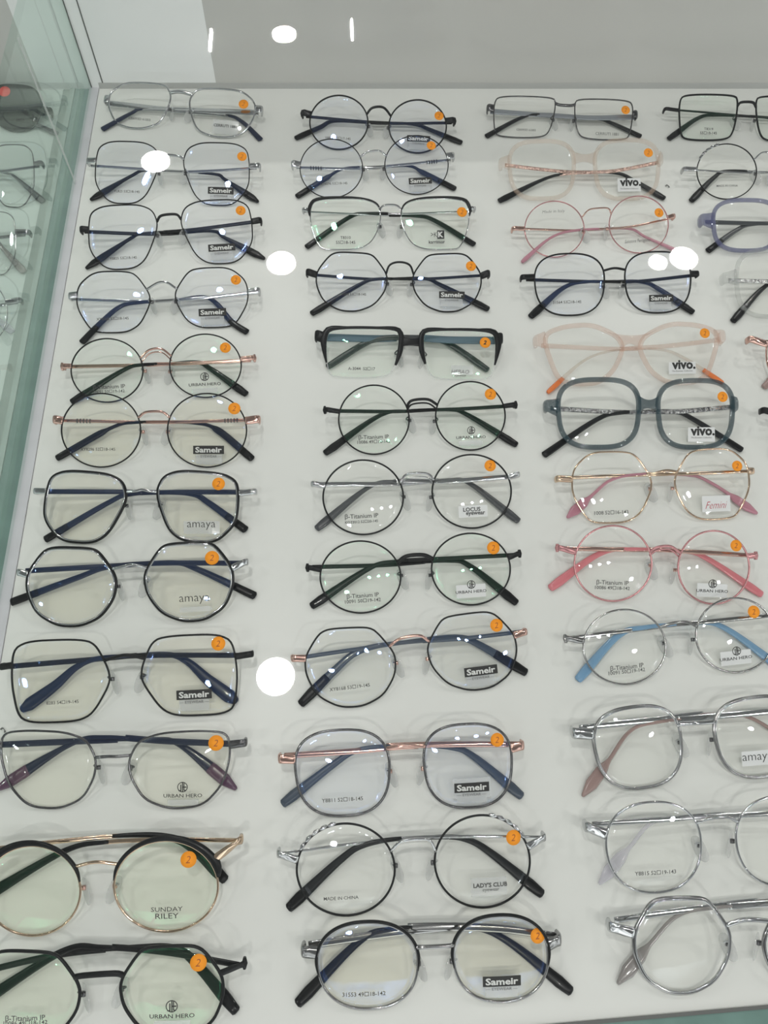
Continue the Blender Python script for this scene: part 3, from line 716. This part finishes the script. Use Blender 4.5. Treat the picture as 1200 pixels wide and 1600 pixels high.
A(group=CB, label='rectangular black brow eyeglasses with silver lower rims, third in middle column', shape='trap', L=(484, 595.5, 309.5, 391), R=(626, 733.5, 309.5, 391), H=((473, 327), (742.6, 325)),
  B=((595, 326), (600, 321), (619, 321), (627, 327)), bw=.8, bmat='silver', r=.6, rim='silver', brow=('blackmetal', 1.5, .25, 1), tw=.8, ew=1.4, tip='black', tips='straight', f0=.48, lens='gn',
  TL=((476, 331), (590, 336), (650, 337), (680, 345), (741, 382)), TR=((738, 330), (640, 334), (575, 334), (545, 340), (479, 386)), st=(722, 331, 8),
  marks=(('karr', 683.5, 367), ('size', 540, ('T8310', 371.6, 16), ('55□18-145', 378.5, 30))))
A(group=CB, label='black flat topped eyeglasses with tall arched bridge, just above the half rim pair', shape='crown', L=(493, 606, 393, 487.5), R=(643.5, 753, 395, 488.5), H=((479, 425), (765, 427)),
  B=((605, 427), (609, 414), (624, 409.5), (640, 414), (644, 428)), bw=.8, r=.75, rim='blackmetal', tw=1.2, ew=2.3, tip='black', tips='plain', f0=.5, lens='bn',
  TL=((484, 429), (580, 436), (660, 435), (690, 446), (763, 483)), TR=((760, 430), (660, 436), (590, 436), (560, 446), (487, 490)), st=(736, 415.5, 8),
  marks=(('sameir', 706, 461, 40), ('size', 552, ('31568 53□18-145', 460, 40))))
A(group=CB, label='black half rim rectangular eyeglasses with wide slate blue temples, fifth in middle column', slabbridge=1, saddle=4, waist=2.6, shape='rect', L=(509, 624, 513, 591), R=(661, 775, 516, 594), H=((493, 524), (785, 528)),
  B=((624, 531), (634, 533), (652, 534), (665, 533)), bw=3.4, bd=1.0, r=.45, rim='cleartag', brow=('blackmetal', 2.5, -.5, 'half'), bmat='blackmetal', emat='blackmetal', tw=3.0, tmat='bluegrey', ew=3.4, tip='camo', tips='wide', f0=.42, lens='gn',
  TL=((497, 527), (590, 529), (640, 527), (680, 530), (710, 542), (762, 578)), TR=((780, 532), (700, 531), (640, 527), (590, 530), (562, 541), (512, 573)), st=(758, 535.4, 8.5), stbold=.04,
  marks=(('tag', 722, 578, 34, 14, 'cleartag'), ('text', 'HEBAO', 719, 581, 28, 'greyink', .2), ('text', 'eyewear', 720, 587, 18, 'greyink'), ('size', 565, ('A-3044  52□17', 576, 42))))
A(group=CB, label='round black wire eyeglasses with double arched bridge, just below the half rim pair', shape='round', L=(528, 640.5, 600.6, 711), R=(679.5, 790.5, 595, 704.5), H=((508, 640), (806, 632)),
  B=((638.5, 635), (643, 626), (668, 624), (680.5, 634)), bw=1.0, bridge2=2.6, r=.7, rim='blackmetal', tw=1.4, ew=1.5, stud=1, tip='black', tips='plain', f0=.5, lens='gn',
  TL=((514, 642), (620, 643), (700, 640), (730, 648), (807, 695)), TR=((801, 634), (720, 639), (640, 642), (592, 650), (508, 708)), st=(766.5, 615.8, 9),
  marks=(('uh', 736, 680, 46), ('size', 584, ('β-Titanium IP', 683.5, 47), ('10086 49□18-142', 690, 51))))
A(group=CB, label='round black wire eyeglasses with silver bridge and silver temples, seventh in middle column', shape='round', L=(503.5, 631.5, 717.5, 836.5), R=(674, 800, 709, 826.5), H=((487, 756), (811.5, 741)),
  B=((629, 752), (636, 741), (667, 740), (676, 748)), bw=.8, bmat='silver', bridge2=2.4, r=.75, rim='blackmetal', tw=1.7, ew=1.7, tip='darkgrey', tips='plain', f0=.55, lens='nn',
  TL=((494, 757), (620, 756), (700, 750), (735, 756), (810, 814)), TR=((806, 744), (700, 752), (620, 752), (575, 762), (495, 826)), st=(766, 727.6, 9),
  marks=(('tag', 739, 799, 45, 18, 'tag'), ('text', 'LOCUS', 737, 796, 27, 'greyink', 0, .03), ('text', 'eyewear', 743, 803, 30, 'greyink', 0, .03), ('size', 565, ('β-Titanium IP', 807, 52), ('KO33012 52□20-145', 815, 51))))
A(group=CB, label='round black wire eyeglasses with thick dark bridge, eighth in middle column', shape='round', L=(499, 627.5, 844, 959), R=(673, 798.5, 832, 946.5), H=((481, 887), (812, 865)),
  B=((624, 876), (635, 869), (661, 867), (674, 875)), bw=1.3, r=.7, rim='blackmetal', tw=1.4, ew=1.5, stud=1, tip='black', tips='plain', f0=.5, lens='gn',
  TL=((488, 886), (600, 883), (700, 876), (735, 885), (807, 942)), TR=((806, 867), (710, 872), (620, 877), (575, 889), (487, 947)), st=(771, 856, 10),
  marks=(('uh', 736, 921, 48, 'tag'), ('size', 567, ('β-Titanium IP', 931, 50), ('10091 50□19-142', 938.5, 56))))
A(group=CB, label='thin black flat-topped eyeglasses with rose gold bridge and slate temples, ninth in middle column', shape='crown', L=(475.5, 619.5, 979, 1106), R=(667, 808.5, 955, 1079.5), H=((456, 1029), (823, 987)),
  B=((617, 1005), (625, 998), (655, 993), (668, 1002)), bw=.9, bmat='rose', r=.7, rim='blackmetal', tw=1.3, ew=1.9, tmat='slate', tip='slate', tip2='black', tips='plain', f0=.4, lens='bw',
  TL=((466, 1028), (560, 1014), (650, 1001), (715, 996), (750, 1008), (822, 1051)), TR=((815, 987), (720, 998), (620, 1005), (560, 1018), (520, 1050), (470, 1100)), st=(776, 977, 10),
  marks=(('sameir', 751.4, 1048, 52), ('size', 546.4, ('XY8168 53□19-145', 1073.7, 63))))
A(group=CB, label='dark grey rounded eyeglasses with rose gold bar bridge and temples, tenth in middle column', shape='rsq', L=(459, 610.5, 1138, 1277), R=(660, 801.5, 1129, 1264), H=((436, 1186), (818, 1165)),
  B=((609, 1168), (635, 1165), (661, 1166)), bw=1.2, bmat='rose', r=.95, rim='gunmetal', tw=1.7, ew=2.3, tmat='rose', tip='slate', tips='plain', f0=.52, lens='bn',
  TL=((444, 1181), (550, 1174), (640, 1166), (705, 1168), (740, 1182), (815, 1244)), TR=((812, 1163), (720, 1163), (620, 1165), (560, 1172), (520, 1195), (442, 1256)), st=(777, 1156, 10.5),
  marks=(('tag', 737, 1231, 58, 30, 'cleartag'), ('sameir', 737, 1230, 54), ('size', 535, ('Y8811 52□18-145', 1249, 64))))
A(group=CB, label='round black wire eyeglasses with wavy silver studs, silver bridge, eleventh in middle column', shape='round', L=(462, 618.5, 1285, 1432), R=(677.5, 829.5, 1272, 1419.5), H=((434, 1335), (852, 1309)),
  B=((614, 1325), (626, 1315), (655, 1311), (672, 1313), (679, 1330)), bw=.8, bmat='silver', r=.75, rim='blackmetal', tw=.9, ew=1.9, tip='black', tips='plain', f0=.53, lens='nn', studs=1,
  TL=((442, 1333), (560, 1318), (680, 1308), (730, 1312), (770, 1335), (847, 1397)), TR=((845, 1308), (740, 1307), (640, 1309), (570, 1320), (530, 1345), (451, 1419)), st=(802.4, 1309, 11.5),
  marks=(('tag', 764, 1385, 56, 28, 'cleartag'), ('text', "LADY'S CLUB", 766, 1382, 53, 'greyink', 0, .03), ('text', 'eyewear', 767, 1391, 26, 'greyink'), ('size', 533, ('MADE IN CHINA', 1403, 54))))
A(group=CB, label='black-topped silver eyeglasses with glossy silver block hinges, nearest pair of middle column', shape='panto', rot=3, L=(494, 655, 1439.5, 1578.5), R=(706, 858.5, 1429, 1567.5), H=((473, 1487), (875, 1469)),
  B=((652, 1477), (660, 1480), (700, 1478), (707, 1474)), bw=1.1, bmat='dullsilver', r=.9, rim='dullsilver', brow=('black', 1.3, -.2), tw=2.1, ew=2.8, tmat='dullsilver', tip='black', tips='plain', f0=.52, lens='by', et=1.0,
  TL=((482, 1477), (580, 1462), (680, 1450), (745, 1450), (800, 1475), (892, 1549)), TR=((868, 1463), (790, 1452), (700, 1448), (610, 1452), (560, 1472), (465, 1568)), st=(840.5, 1462.5, 11.5), stbold=.0,
  marks=(('sameir', 784, 1532.5, 59), ('size', 568.7, ('31553 49□18-142', 1553, 67))))
# --- right-hand column
A(group=CC, label='gunmetal rectangular eyeglasses with wide grey temples, farthest pair of right column', shape='rect', L=(770.5, 868.5, 149.5, 216), R=(897, 989.5, 154, 219.5), H=((762, 168), (996, 178)),
  B=((867, 162), (875, 164), (891, 165), (899, 163)), bw=1.2, r=.7, rim='gunmetal', tmat='palegrey', tw=2.6, ew=2.9, tip='black', tips='straight', f0=.6, lens='nn',
  TL=((766, 174), (850, 180), (930, 185), (955, 192), (1001, 213)), TR=((991, 183), (920, 184), (840, 179), (810, 186), (760, 213)), st=(977.5, 172, 6.8),
  marks=(('text', 'CERRUTI 1881', 948.6, 209, 36, 'greyink'), ('size', 822, ('CE6093D 61003', 203, 30))))
A(group=CC, label='champagne clear plastic eyeglasses with glittering temples and black tips, second in right column', shape='softsq', L=(792.5, 900, 217, 314), R=(926, 1032, 215.5, 314), H=((783, 254), (1034, 248)), acet=1,
  B=((897, 238), (912, 246), (929, 238)), bw=2.6, bd=1.4, r=1.9, rd=1.4, rim='champagne', tw=1.7, tmat='glitter_rose', ew=4.0, et=1.6, tip='black', tips='plain', f0=.58, lens='nn',
  TL=((789, 258), (880, 268), (960, 270), (990, 282), (1038, 310)), TR=((1028, 254), (960, 267), (890, 271), (850, 280), (780, 314)), st=(1013, 238.7, 7.2),
  marks=(('tag', 983, 289, 36, 20, 'tag'), ('text', 'vivo.', 984.6, 285, 33, 'ink', 0, .04), ('text', 'The Eyewear Collection', 983, 295, 28, 'greyink', .2)))
A(group=CC, label='thin round pink wire eyeglasses with gold arched bridge, third in right column', shape='round', L=(819, 913.5, 313.5, 402.5), R=(951, 1045, 305.6, 396), H=((801, 357), (1055, 337)),
  B=((911, 337), (920, 328), (938, 325), (951, 326), (953, 336)), bw=.6, bmat='rose', r=.55, rim='pinkmetal', tw=.9, ew=1.6, tmat='rose', tip='mauvetip', tips='drop', f0=.45, lens='nn',
  TL=((806, 357), (900, 360), (980, 357), (1010, 371), (1070, 397)), TR=((1049, 341), (980, 355), (900, 360), (860, 372), (816, 409)), st=(1030, 332, 7.2),
  marks=(('text', 'Salvatore Ferragamo', 996, 377, 40, 'ink', .5, -.0, 1.5), ('text', 'Made in Italy', 865, 331, 36, 'greyink', .3, -.01)))
A(group=CC, label='black rounded-square eyeglasses with short straight bridge, fourth in right column', shape='rsq', L=(834, 945.5, 395, 494), R=(975, 1080.5, 392, 490), H=((815, 433), (1092, 427)),
  B=((944, 421), (960, 419), (976, 420)), bw=.9, r=.8, rim='blackmetal', tw=1.4, ew=1.9, tip='navy', tip2='black', tips='plain', f0=.5, lens='bn',
  TL=((822, 437), (930, 440), (1000, 440), (1030, 452), (1083, 488)), TR=((1086, 430), (990, 440), (920, 440), (880, 450), (829, 495)), st=None,
  marks=(('sameir', 1033, 466, 38), ('size', 886, ('31564 53□18-145', 472, 44))))
A(group=CC, label='peach clear plastic eyeglasses with orange temple ends, fifth in right column', shape='wing', L=(848, 976, 504, 604), R=(996, 1124, 502.5, 602), H=((838, 532), (1131, 525)), acet=1,
  B=((968, 521), (984, 530), (1000, 521)), bw=2.8, bd=1.4, r=1.9, rd=1.4, rim='peach', tw=1.9, tmat='peach', ew=3.9, et=1.6, tip='champagne', tip2='orangetip', tip2label='orange end', tips='slim', f0=.5, lens='nn',
  TL=((846, 540), (950, 545), (1030, 546), (1070, 560), (1129, 598)), TR=((1124, 531), (1040, 541), (970, 546), (915, 562), (856, 613)), st=(1100.7, 521, 7.8),
  marks=(('tag', 1066, 575, 42, 18, 'tag'), ('text', 'vivo.', 1067.7, 570, 37, 'ink', 0, .04), ('text', 'The Eyewear Collection', 1066, 580, 32, 'greyink', .2)))
A(group=CC, label='large square teal plastic eyeglasses with dark glittering temples, sixth in right column', shape='softsq', L=(868, 1002, 589, 703), R=(1024, 1148.5, 590.5, 703), H=((854, 634), (1151, 631)), acet=1,
  B=((999, 622), (1013, 631), (1027, 622)), bw=3.0, bd=1.4, r=1.9, rd=1.4, rim='teal', tw=1.8, tmat='glitter_dark', ew=3.8, et=1.6, tip='black', tips='straight', f0=.5, lens='nn',
  TL=((860, 638), (970, 644), (1050, 643), (1085, 656), (1159, 703)), TR=((1144, 636), (1060, 643), (970, 645), (930, 657), (850, 711)), st=(1129, 620, 8.2),
  marks=(('tag', 1096, 679, 42, 22, 'tag'), ('text', 'vivo.', 1097.5, 673.5, 38, 'ink', 0, .04), ('text', 'The Eyewear Collection', 1096, 684, 32, 'greyink', .2)))
A(group=CC, label='angular gold wire eyeglasses with mauve temple tips, seventh in right column', shape='hex', L=(892.5, 1019, 704.5, 818.5), R=(1053, 1172, 700, 813), H=((871, 748), (1177.5, 735.5)),
  B=((1017, 741), (1028, 738), (1042, 735), (1055, 738)), bw=.9, r=.75, rim='gold', tw=1.2, ew=2.0, tip='mauvetip', tips='hex', f0=.52, lens='nn', et=1.1,
  TL=((879, 747), (980, 743), (1070, 742), (1110, 754), (1182, 802)), TR=((1172, 736), (1080, 740), (1000, 741), (955, 750), (925, 774), (887, 808)), st=(1152, 728, 8.2),
  marks=(('tag', 1119, 787, 44, 24, 'tag'), ('text', 'Femini', 1119, 789, 34, 'redink', .45, -.01, 1.3), ('size', 955.5, ('1008 52□16-143', 800.6, 53))))
A(group=CC, label='round pink metal eyeglasses with solid pink temple tips, eighth in right column', shape='round', L=(896, 1019.5, 820, 940.5), R=(1058, 1172, 828, 945), H=((872, 856), (1182, 868)),
  B=((1018, 860), (1028, 855), (1048, 854), (1061, 862)), bw=1.0, bridge2=2.0, r=.75, rim='pinkmetal', tw=1.5, ew=1.6, stud=1, tmat='rose', tip='pinktip', tips='plain', f0=.48, lens='nn',
  TL=((880, 857), (980, 859), (1065, 861), (1105, 873), (1190, 929)), TR=((1174, 868), (1080, 862), (990, 858), (935, 866), (860, 919)), st=(1150.5, 852.5, 9),
  marks=(('uh', 1113, 920, 49, 'tag'), ('size', 957, ('β-Titanium IP', 911, 50), ('10086 49□18-142', 918.5, 54))))
A(group=CC, label='round silver wire eyeglasses with light blue temple tips, ninth in right column', shape='round', L=(910, 1041.5, 951, 1070.5), R=(1086, 1212, 933, 1052), H=((885, 998), (1226, 957)),
  B=((1036, 979), (1050, 974), (1072, 972), (1088, 978)), bw=1.0, r=.75, rim='dullsilver', tw=1.4, ew=1.6, stud=1, tmat='dullsilver', tip='bluetip', tips='plain', f0=.48, lens='nn',
  TL=((893, 997), (1000, 983), (1080, 974), (1130, 980), (1222, 1045)), TR=((1220, 960), (1100, 972), (1010, 980), (965, 994), (903, 1062)), st=(1178, 956, 9.5),
  marks=(('uh', 1150, 1025, 50, 'tag'), ('size', 979.5, ('β-Titanium IP', 1042.5, 52), ('10091 50□19-142', 1049, 57))))
A(group=CC, label='thick silver rim eyeglasses with brownish pointed temple end, tenth in right column', shape='rsq', rot=8, L=(924.5, 1067, 1100, 1234.5), R=(1113, 1255, 1085, 1217), H=((897, 1146), (1276, 1113)),
  B=((1063, 1132), (1088, 1130), (1114, 1127)), bw=1.2, bmat='silver', r=1.15, rim='dullsilver', lining='silver', tw=1.9, ew=2.9, tmat='silver', tip='browntip', tips='hex', f0=.5, lens='nn', et=1.0,
  TL=((905, 1138), (1010, 1126), (1110, 1116), (1180, 1125), (1275, 1195)), TR=((1268, 1107), (1130, 1118), (1030, 1128), (985, 1142), (950, 1190), (911, 1243)), st=None,
  marks=(('tag', 1184, 1184, 50, 22, 'tag'), ('text', 'amaya', 1183, 1185, 46, 'ink', 0, -.01)))
A(group=CC, label='large silver wire eyeglasses with clear see-through temple tips, eleventh in right column', shape='panto', rot=4, L=(945, 1097, 1251, 1396.5), R=(1148, 1300, 1241, 1386), H=((917, 1293), (1325, 1268)),
  B=((1094, 1286), (1108, 1279), (1135, 1276), (1150, 1284)), bw=1.0, bmat='silver', r=.85, rim='silver', tw=1.6, ew=2.6, tip='paleclear', tips='hex', f0=.5, lens='nn', et=1.1,
  TL=((925, 1288), (1030, 1281), (1140, 1273), (1220, 1280), (1320, 1358)), TR=((1318, 1264), (1190, 1272), (1080, 1278), (1020, 1285), (985, 1322), (937, 1380)), st=None,
  marks=(('size', 1024, ('Y8815 52□19-143', 1363, 64)),))
A(group=CC, label='thick silver rim eyeglasses with grey pointed temple end, nearest pair of right column', shape='crown', rot=4, L=(987, 1143, 1399.5, 1554), R=(1190, 1350, 1400, 1555), H=((954, 1449), (1380, 1440)),
  B=((1140, 1440), (1165, 1437), (1192, 1434)), bw=1.2, bmat='silver', r=1.15, rim='dullsilver', lining='silver', tw=1.7, ew=2.5, tmat='silver', tip='greytip', tips='hex', f0=.5, lens='nn', et=1.0, backdrop=1,
  TL=((960, 1438), (1070, 1422), (1190, 1408), (1270, 1412), (1390, 1500)), TR=((1372, 1430), (1240, 1412), (1120, 1418), (1060, 1430), (1020, 1470), (966, 1536)), st=None, marks=())
# --- right edge
A(group=CD, label='black rectangular eyeglasses with open triangular corner, farthest pair at the right edge', shape='rect', L=(1060, 1153.5, 146.5, 220.5), R=(1180, 1272, 149, 223), H=((1039, 170), (1291, 174)),
  B=((1152, 166), (1158, 160), (1176, 160), (1182, 168)), bw=1.1, r=.95, rim='blackmetal', tw=.9, ew=1.4, tip='black', tips='plain', f0=.5, lens='gn',
  TL=((1046, 171), (1130, 178), (1210, 185), (1240, 193), (1290, 224)), TR=((1285, 178), (1200, 183), (1120, 180), (1090, 185), (1045, 217)), st=None,
  marks=(('size', 1107, ('T8319', 202, 14), ('55□18-145', 207.7, 26)),))
A(group=CD, label='thin round dark wire eyeglasses with wavy silver studs, second at the right edge', shape='round', L=(1088, 1183, 224, 312), R=(1206, 1300, 222, 310), H=((1068, 264), (1320, 262)),
  B=((1181, 250), (1190, 239), (1201, 239), (1208, 249)), bw=.7, bmat='silver', r=.6, rim='blackmetal', tw=.8, ew=1.8, tip='black', tips='plain', f0=.55, lens='nn', studs=1,
  TL=((1075, 265), (1160, 270), (1240, 270), (1270, 282), (1316, 314)), TR=((1315, 266), (1230, 270), (1140, 267), (1115, 278), (1080, 314)), st=None,
  marks=(('size', 1136, ('MADE IN CHINA', 290.5, 33)),))
A(group=CD, label='violet blue plastic eyeglasses with dark grey temples, third at the right edge', shape='softsq', L=(1111, 1220, 309.5, 395), R=(1246, 1352, 309.5, 395), H=((1097, 343), (1366, 343)), acet=1,
  B=((1217, 330), (1233, 338), (1249, 330)), bw=2.8, bd=1.4, r=1.8, rd=1.4, rim='violet', tw=2.0, tmat='darkgrey', ew=4.2, et=1.6, tip='darkgrey', tip2='black', tips='straight', f0=.55, lens='nn',
  TL=((1102, 347), (1180, 349), (1270, 350), (1300, 362), (1360, 396)), TR=((1360, 347), (1270, 348), (1180, 350), (1150, 360), (1106, 392)), st=None, marks=())
A(group=CD, label='colourless clear plastic eyeglasses with glittering silver temples, fourth at the right edge', shape='softsq', L=(1147, 1262, 388, 498), R=(1288, 1400, 388, 498), H=((1132, 434), (1416, 434)), acet=1,
  B=((1258, 412), (1275, 420), (1292, 412)), bw=2.6, bd=1.4, r=1.8, rd=1.4, rim='clear', tw=1.8, tmat='glitter_silver', ew=3.9, et=1.6, tip='black', tips='plain', f0=.5, lens='nn',
  TL=((1138, 438), (1240, 441), (1330, 444), (1365, 458), (1420, 500)), TR=((1410, 438), (1310, 440), (1220, 440), (1190, 452), (1145, 502)), st=None, marks=())
A(group=CD, label='rose gold eyeglasses with brown temple tip, cut off at the right edge', shape='panto', L=(1196, 1318, 503, 610), R=(1352, 1470, 503, 610), H=((1171, 530), (1490, 530)),
  B=((1317, 540), (1335, 534), (1353, 540)), bw=1.0, r=.8, rim='rose', tw=1.4, ew=2.2, tip='browntip', tips='plain', f0=.5, lens='nn', et=1.0,
  TL=((1180, 533), (1290, 538), (1390, 540), (1430, 555), (1490, 605)), TR=((1482, 533), (1380, 538), (1290, 540), (1245, 555), (1194, 605)), st=None, marks=())
A(group=CD, label='dark grey eyeglasses, only a hinge corner in view at right edge', shape='panto', L=(1216, 1340, 612, 722), R=(1375, 1495, 612, 722), H=((1192, 641), (1515, 641)),
  B=((1339, 650), (1357, 644), (1376, 650)), bw=1.0, r=.8, rim='blackmetal', tw=1.4, ew=2.0, tip='black', tips='plain', f0=.5, lens='nn',
  TL=((1200, 644), (1310, 650), (1420, 650), (1460, 665), (1520, 715)), TR=((1508, 644), (1400, 648), (1300, 650), (1262, 665), (1208, 715)), st=None, marks=())
# --- neighbouring compartment
A(group=CE_, label='grey tinted sunglasses with a red sticker, farthest pair in the left compartment', shape='avi', L=(-130, -32, 126, 206), R=(-14, 66, 128, 204), H=((-140, 160), (78, 170)), deckz=1,
  B=((-34, 146), (-24, 142), (-12, 146)), bw=1.2, r=.8, rim='blackmetal', tw=2.4, ew=3.0, tmat='darkgrey', tip='darkgrey', tips='straight', f0=.6, lens='SUN',
  TL=((-130, 170), (-40, 176), (30, 185), (55, 192), (88, 206)), TR=((72, 174), (0, 176), (-60, 180), (-90, 190), (-130, 212)), st=(6, 140, 9), stmat='redsticker', marks=())
A(group=CE_, label='thin wire eyeglasses with a silver banded temple, second pair in the left compartment', shape='geo', L=(-108, -28, 222, 320), R=(-18, 53, 222, 322), H=((-118, 252), (64, 252)), deckz=1,
  B=((-30, 246), (-23, 241), (-16, 246)), bw=.9, r=.6, rim='gunmetal', tw=1.3, ew=2.0, tmat='silver', tip='darkgrey', tips='plain', f0=.6, lens='nn',
  TL=((-112, 258), (-40, 262), (10, 268), (30, 280), (66, 312)), TR=((60, 257), (0, 265), (-50, 268), (-80, 280), (-120, 312)), st=None, marks=())
A(group=CE_, label='pale thin rim eyeglasses, third pair in the left compartment', shape='geo', L=(-115, -58, 327, 428), R=(-42, 24, 327, 428), H=((-128, 358), (44, 360)), deckz=1,
  B=((-60, 350), (-50, 346), (-40, 350)), bw=.9, r=.55, rim='dullsilver', tw=1.4, ew=2.0, tip='greytip', tips='plain', f0=.5, lens='nn',
  TL=((-120, 364), (-60, 366), (-10, 374), (5, 388), (36, 422)), TR=((38, 364), (-20, 370), (-70, 372), (-95, 390), (-128, 420)), st=None, marks=())
A(group=CE_, label='pale round wire eyeglasses, nearest pair in the left compartment', shape='round', L=(-145, -82, 438, 535), R=(-65, 11, 438, 535), H=((-158, 470), (30, 466)), deckz=1,
  B=((-83, 466), (-73, 460), (-64, 466)), bw=.8, r=.5, rim='dullsilver', tw=1.2, ew=1.8, tip='paleclear', tips='plain', f0=.5, lens='nn',
  TL=((-150, 474), (-90, 478), (-35, 480), (-15, 490), (18, 516)), TR=((26, 470), (-30, 478), (-90, 480), (-120, 495), (-155, 520)), st=None, marks=())
for i, (px, py) in enumerate(((5, 1141), (1043, 291))):   # two crumbs of lint on the deck
    c = P(px, py, .0008); V = []; Fc = []
    pth = [c + Vector((-.0016, .0005, 0)), c + Vector((-.0004, .0012, .0003)), c + Vector((.0008, .0001, .0001)), c + Vector((.0012, -.0013, 0))]
    V, Fc = tube(catmull(pth, 9), lambda i, n: (.00035 + .0002 * math.sin(i), .0004), lambda i: Vector((0, 0, 1)))
    loc = Vector((c.x, c.y, 0)); o = mesh('lint_crumb', V, Fc, 'gasket', None, True, loc); o.location = loc
    o['label'] = ('dark curled lint crumb on the deck above the dark metal cat eye pair', 'dark curled lint crumb on the deck below the champagne clear pair')[i]; o['category'] = 'lint'
for g in G:
    root = make_glasses(g)
    if g.get('deckz'): root.location.z -= .0019
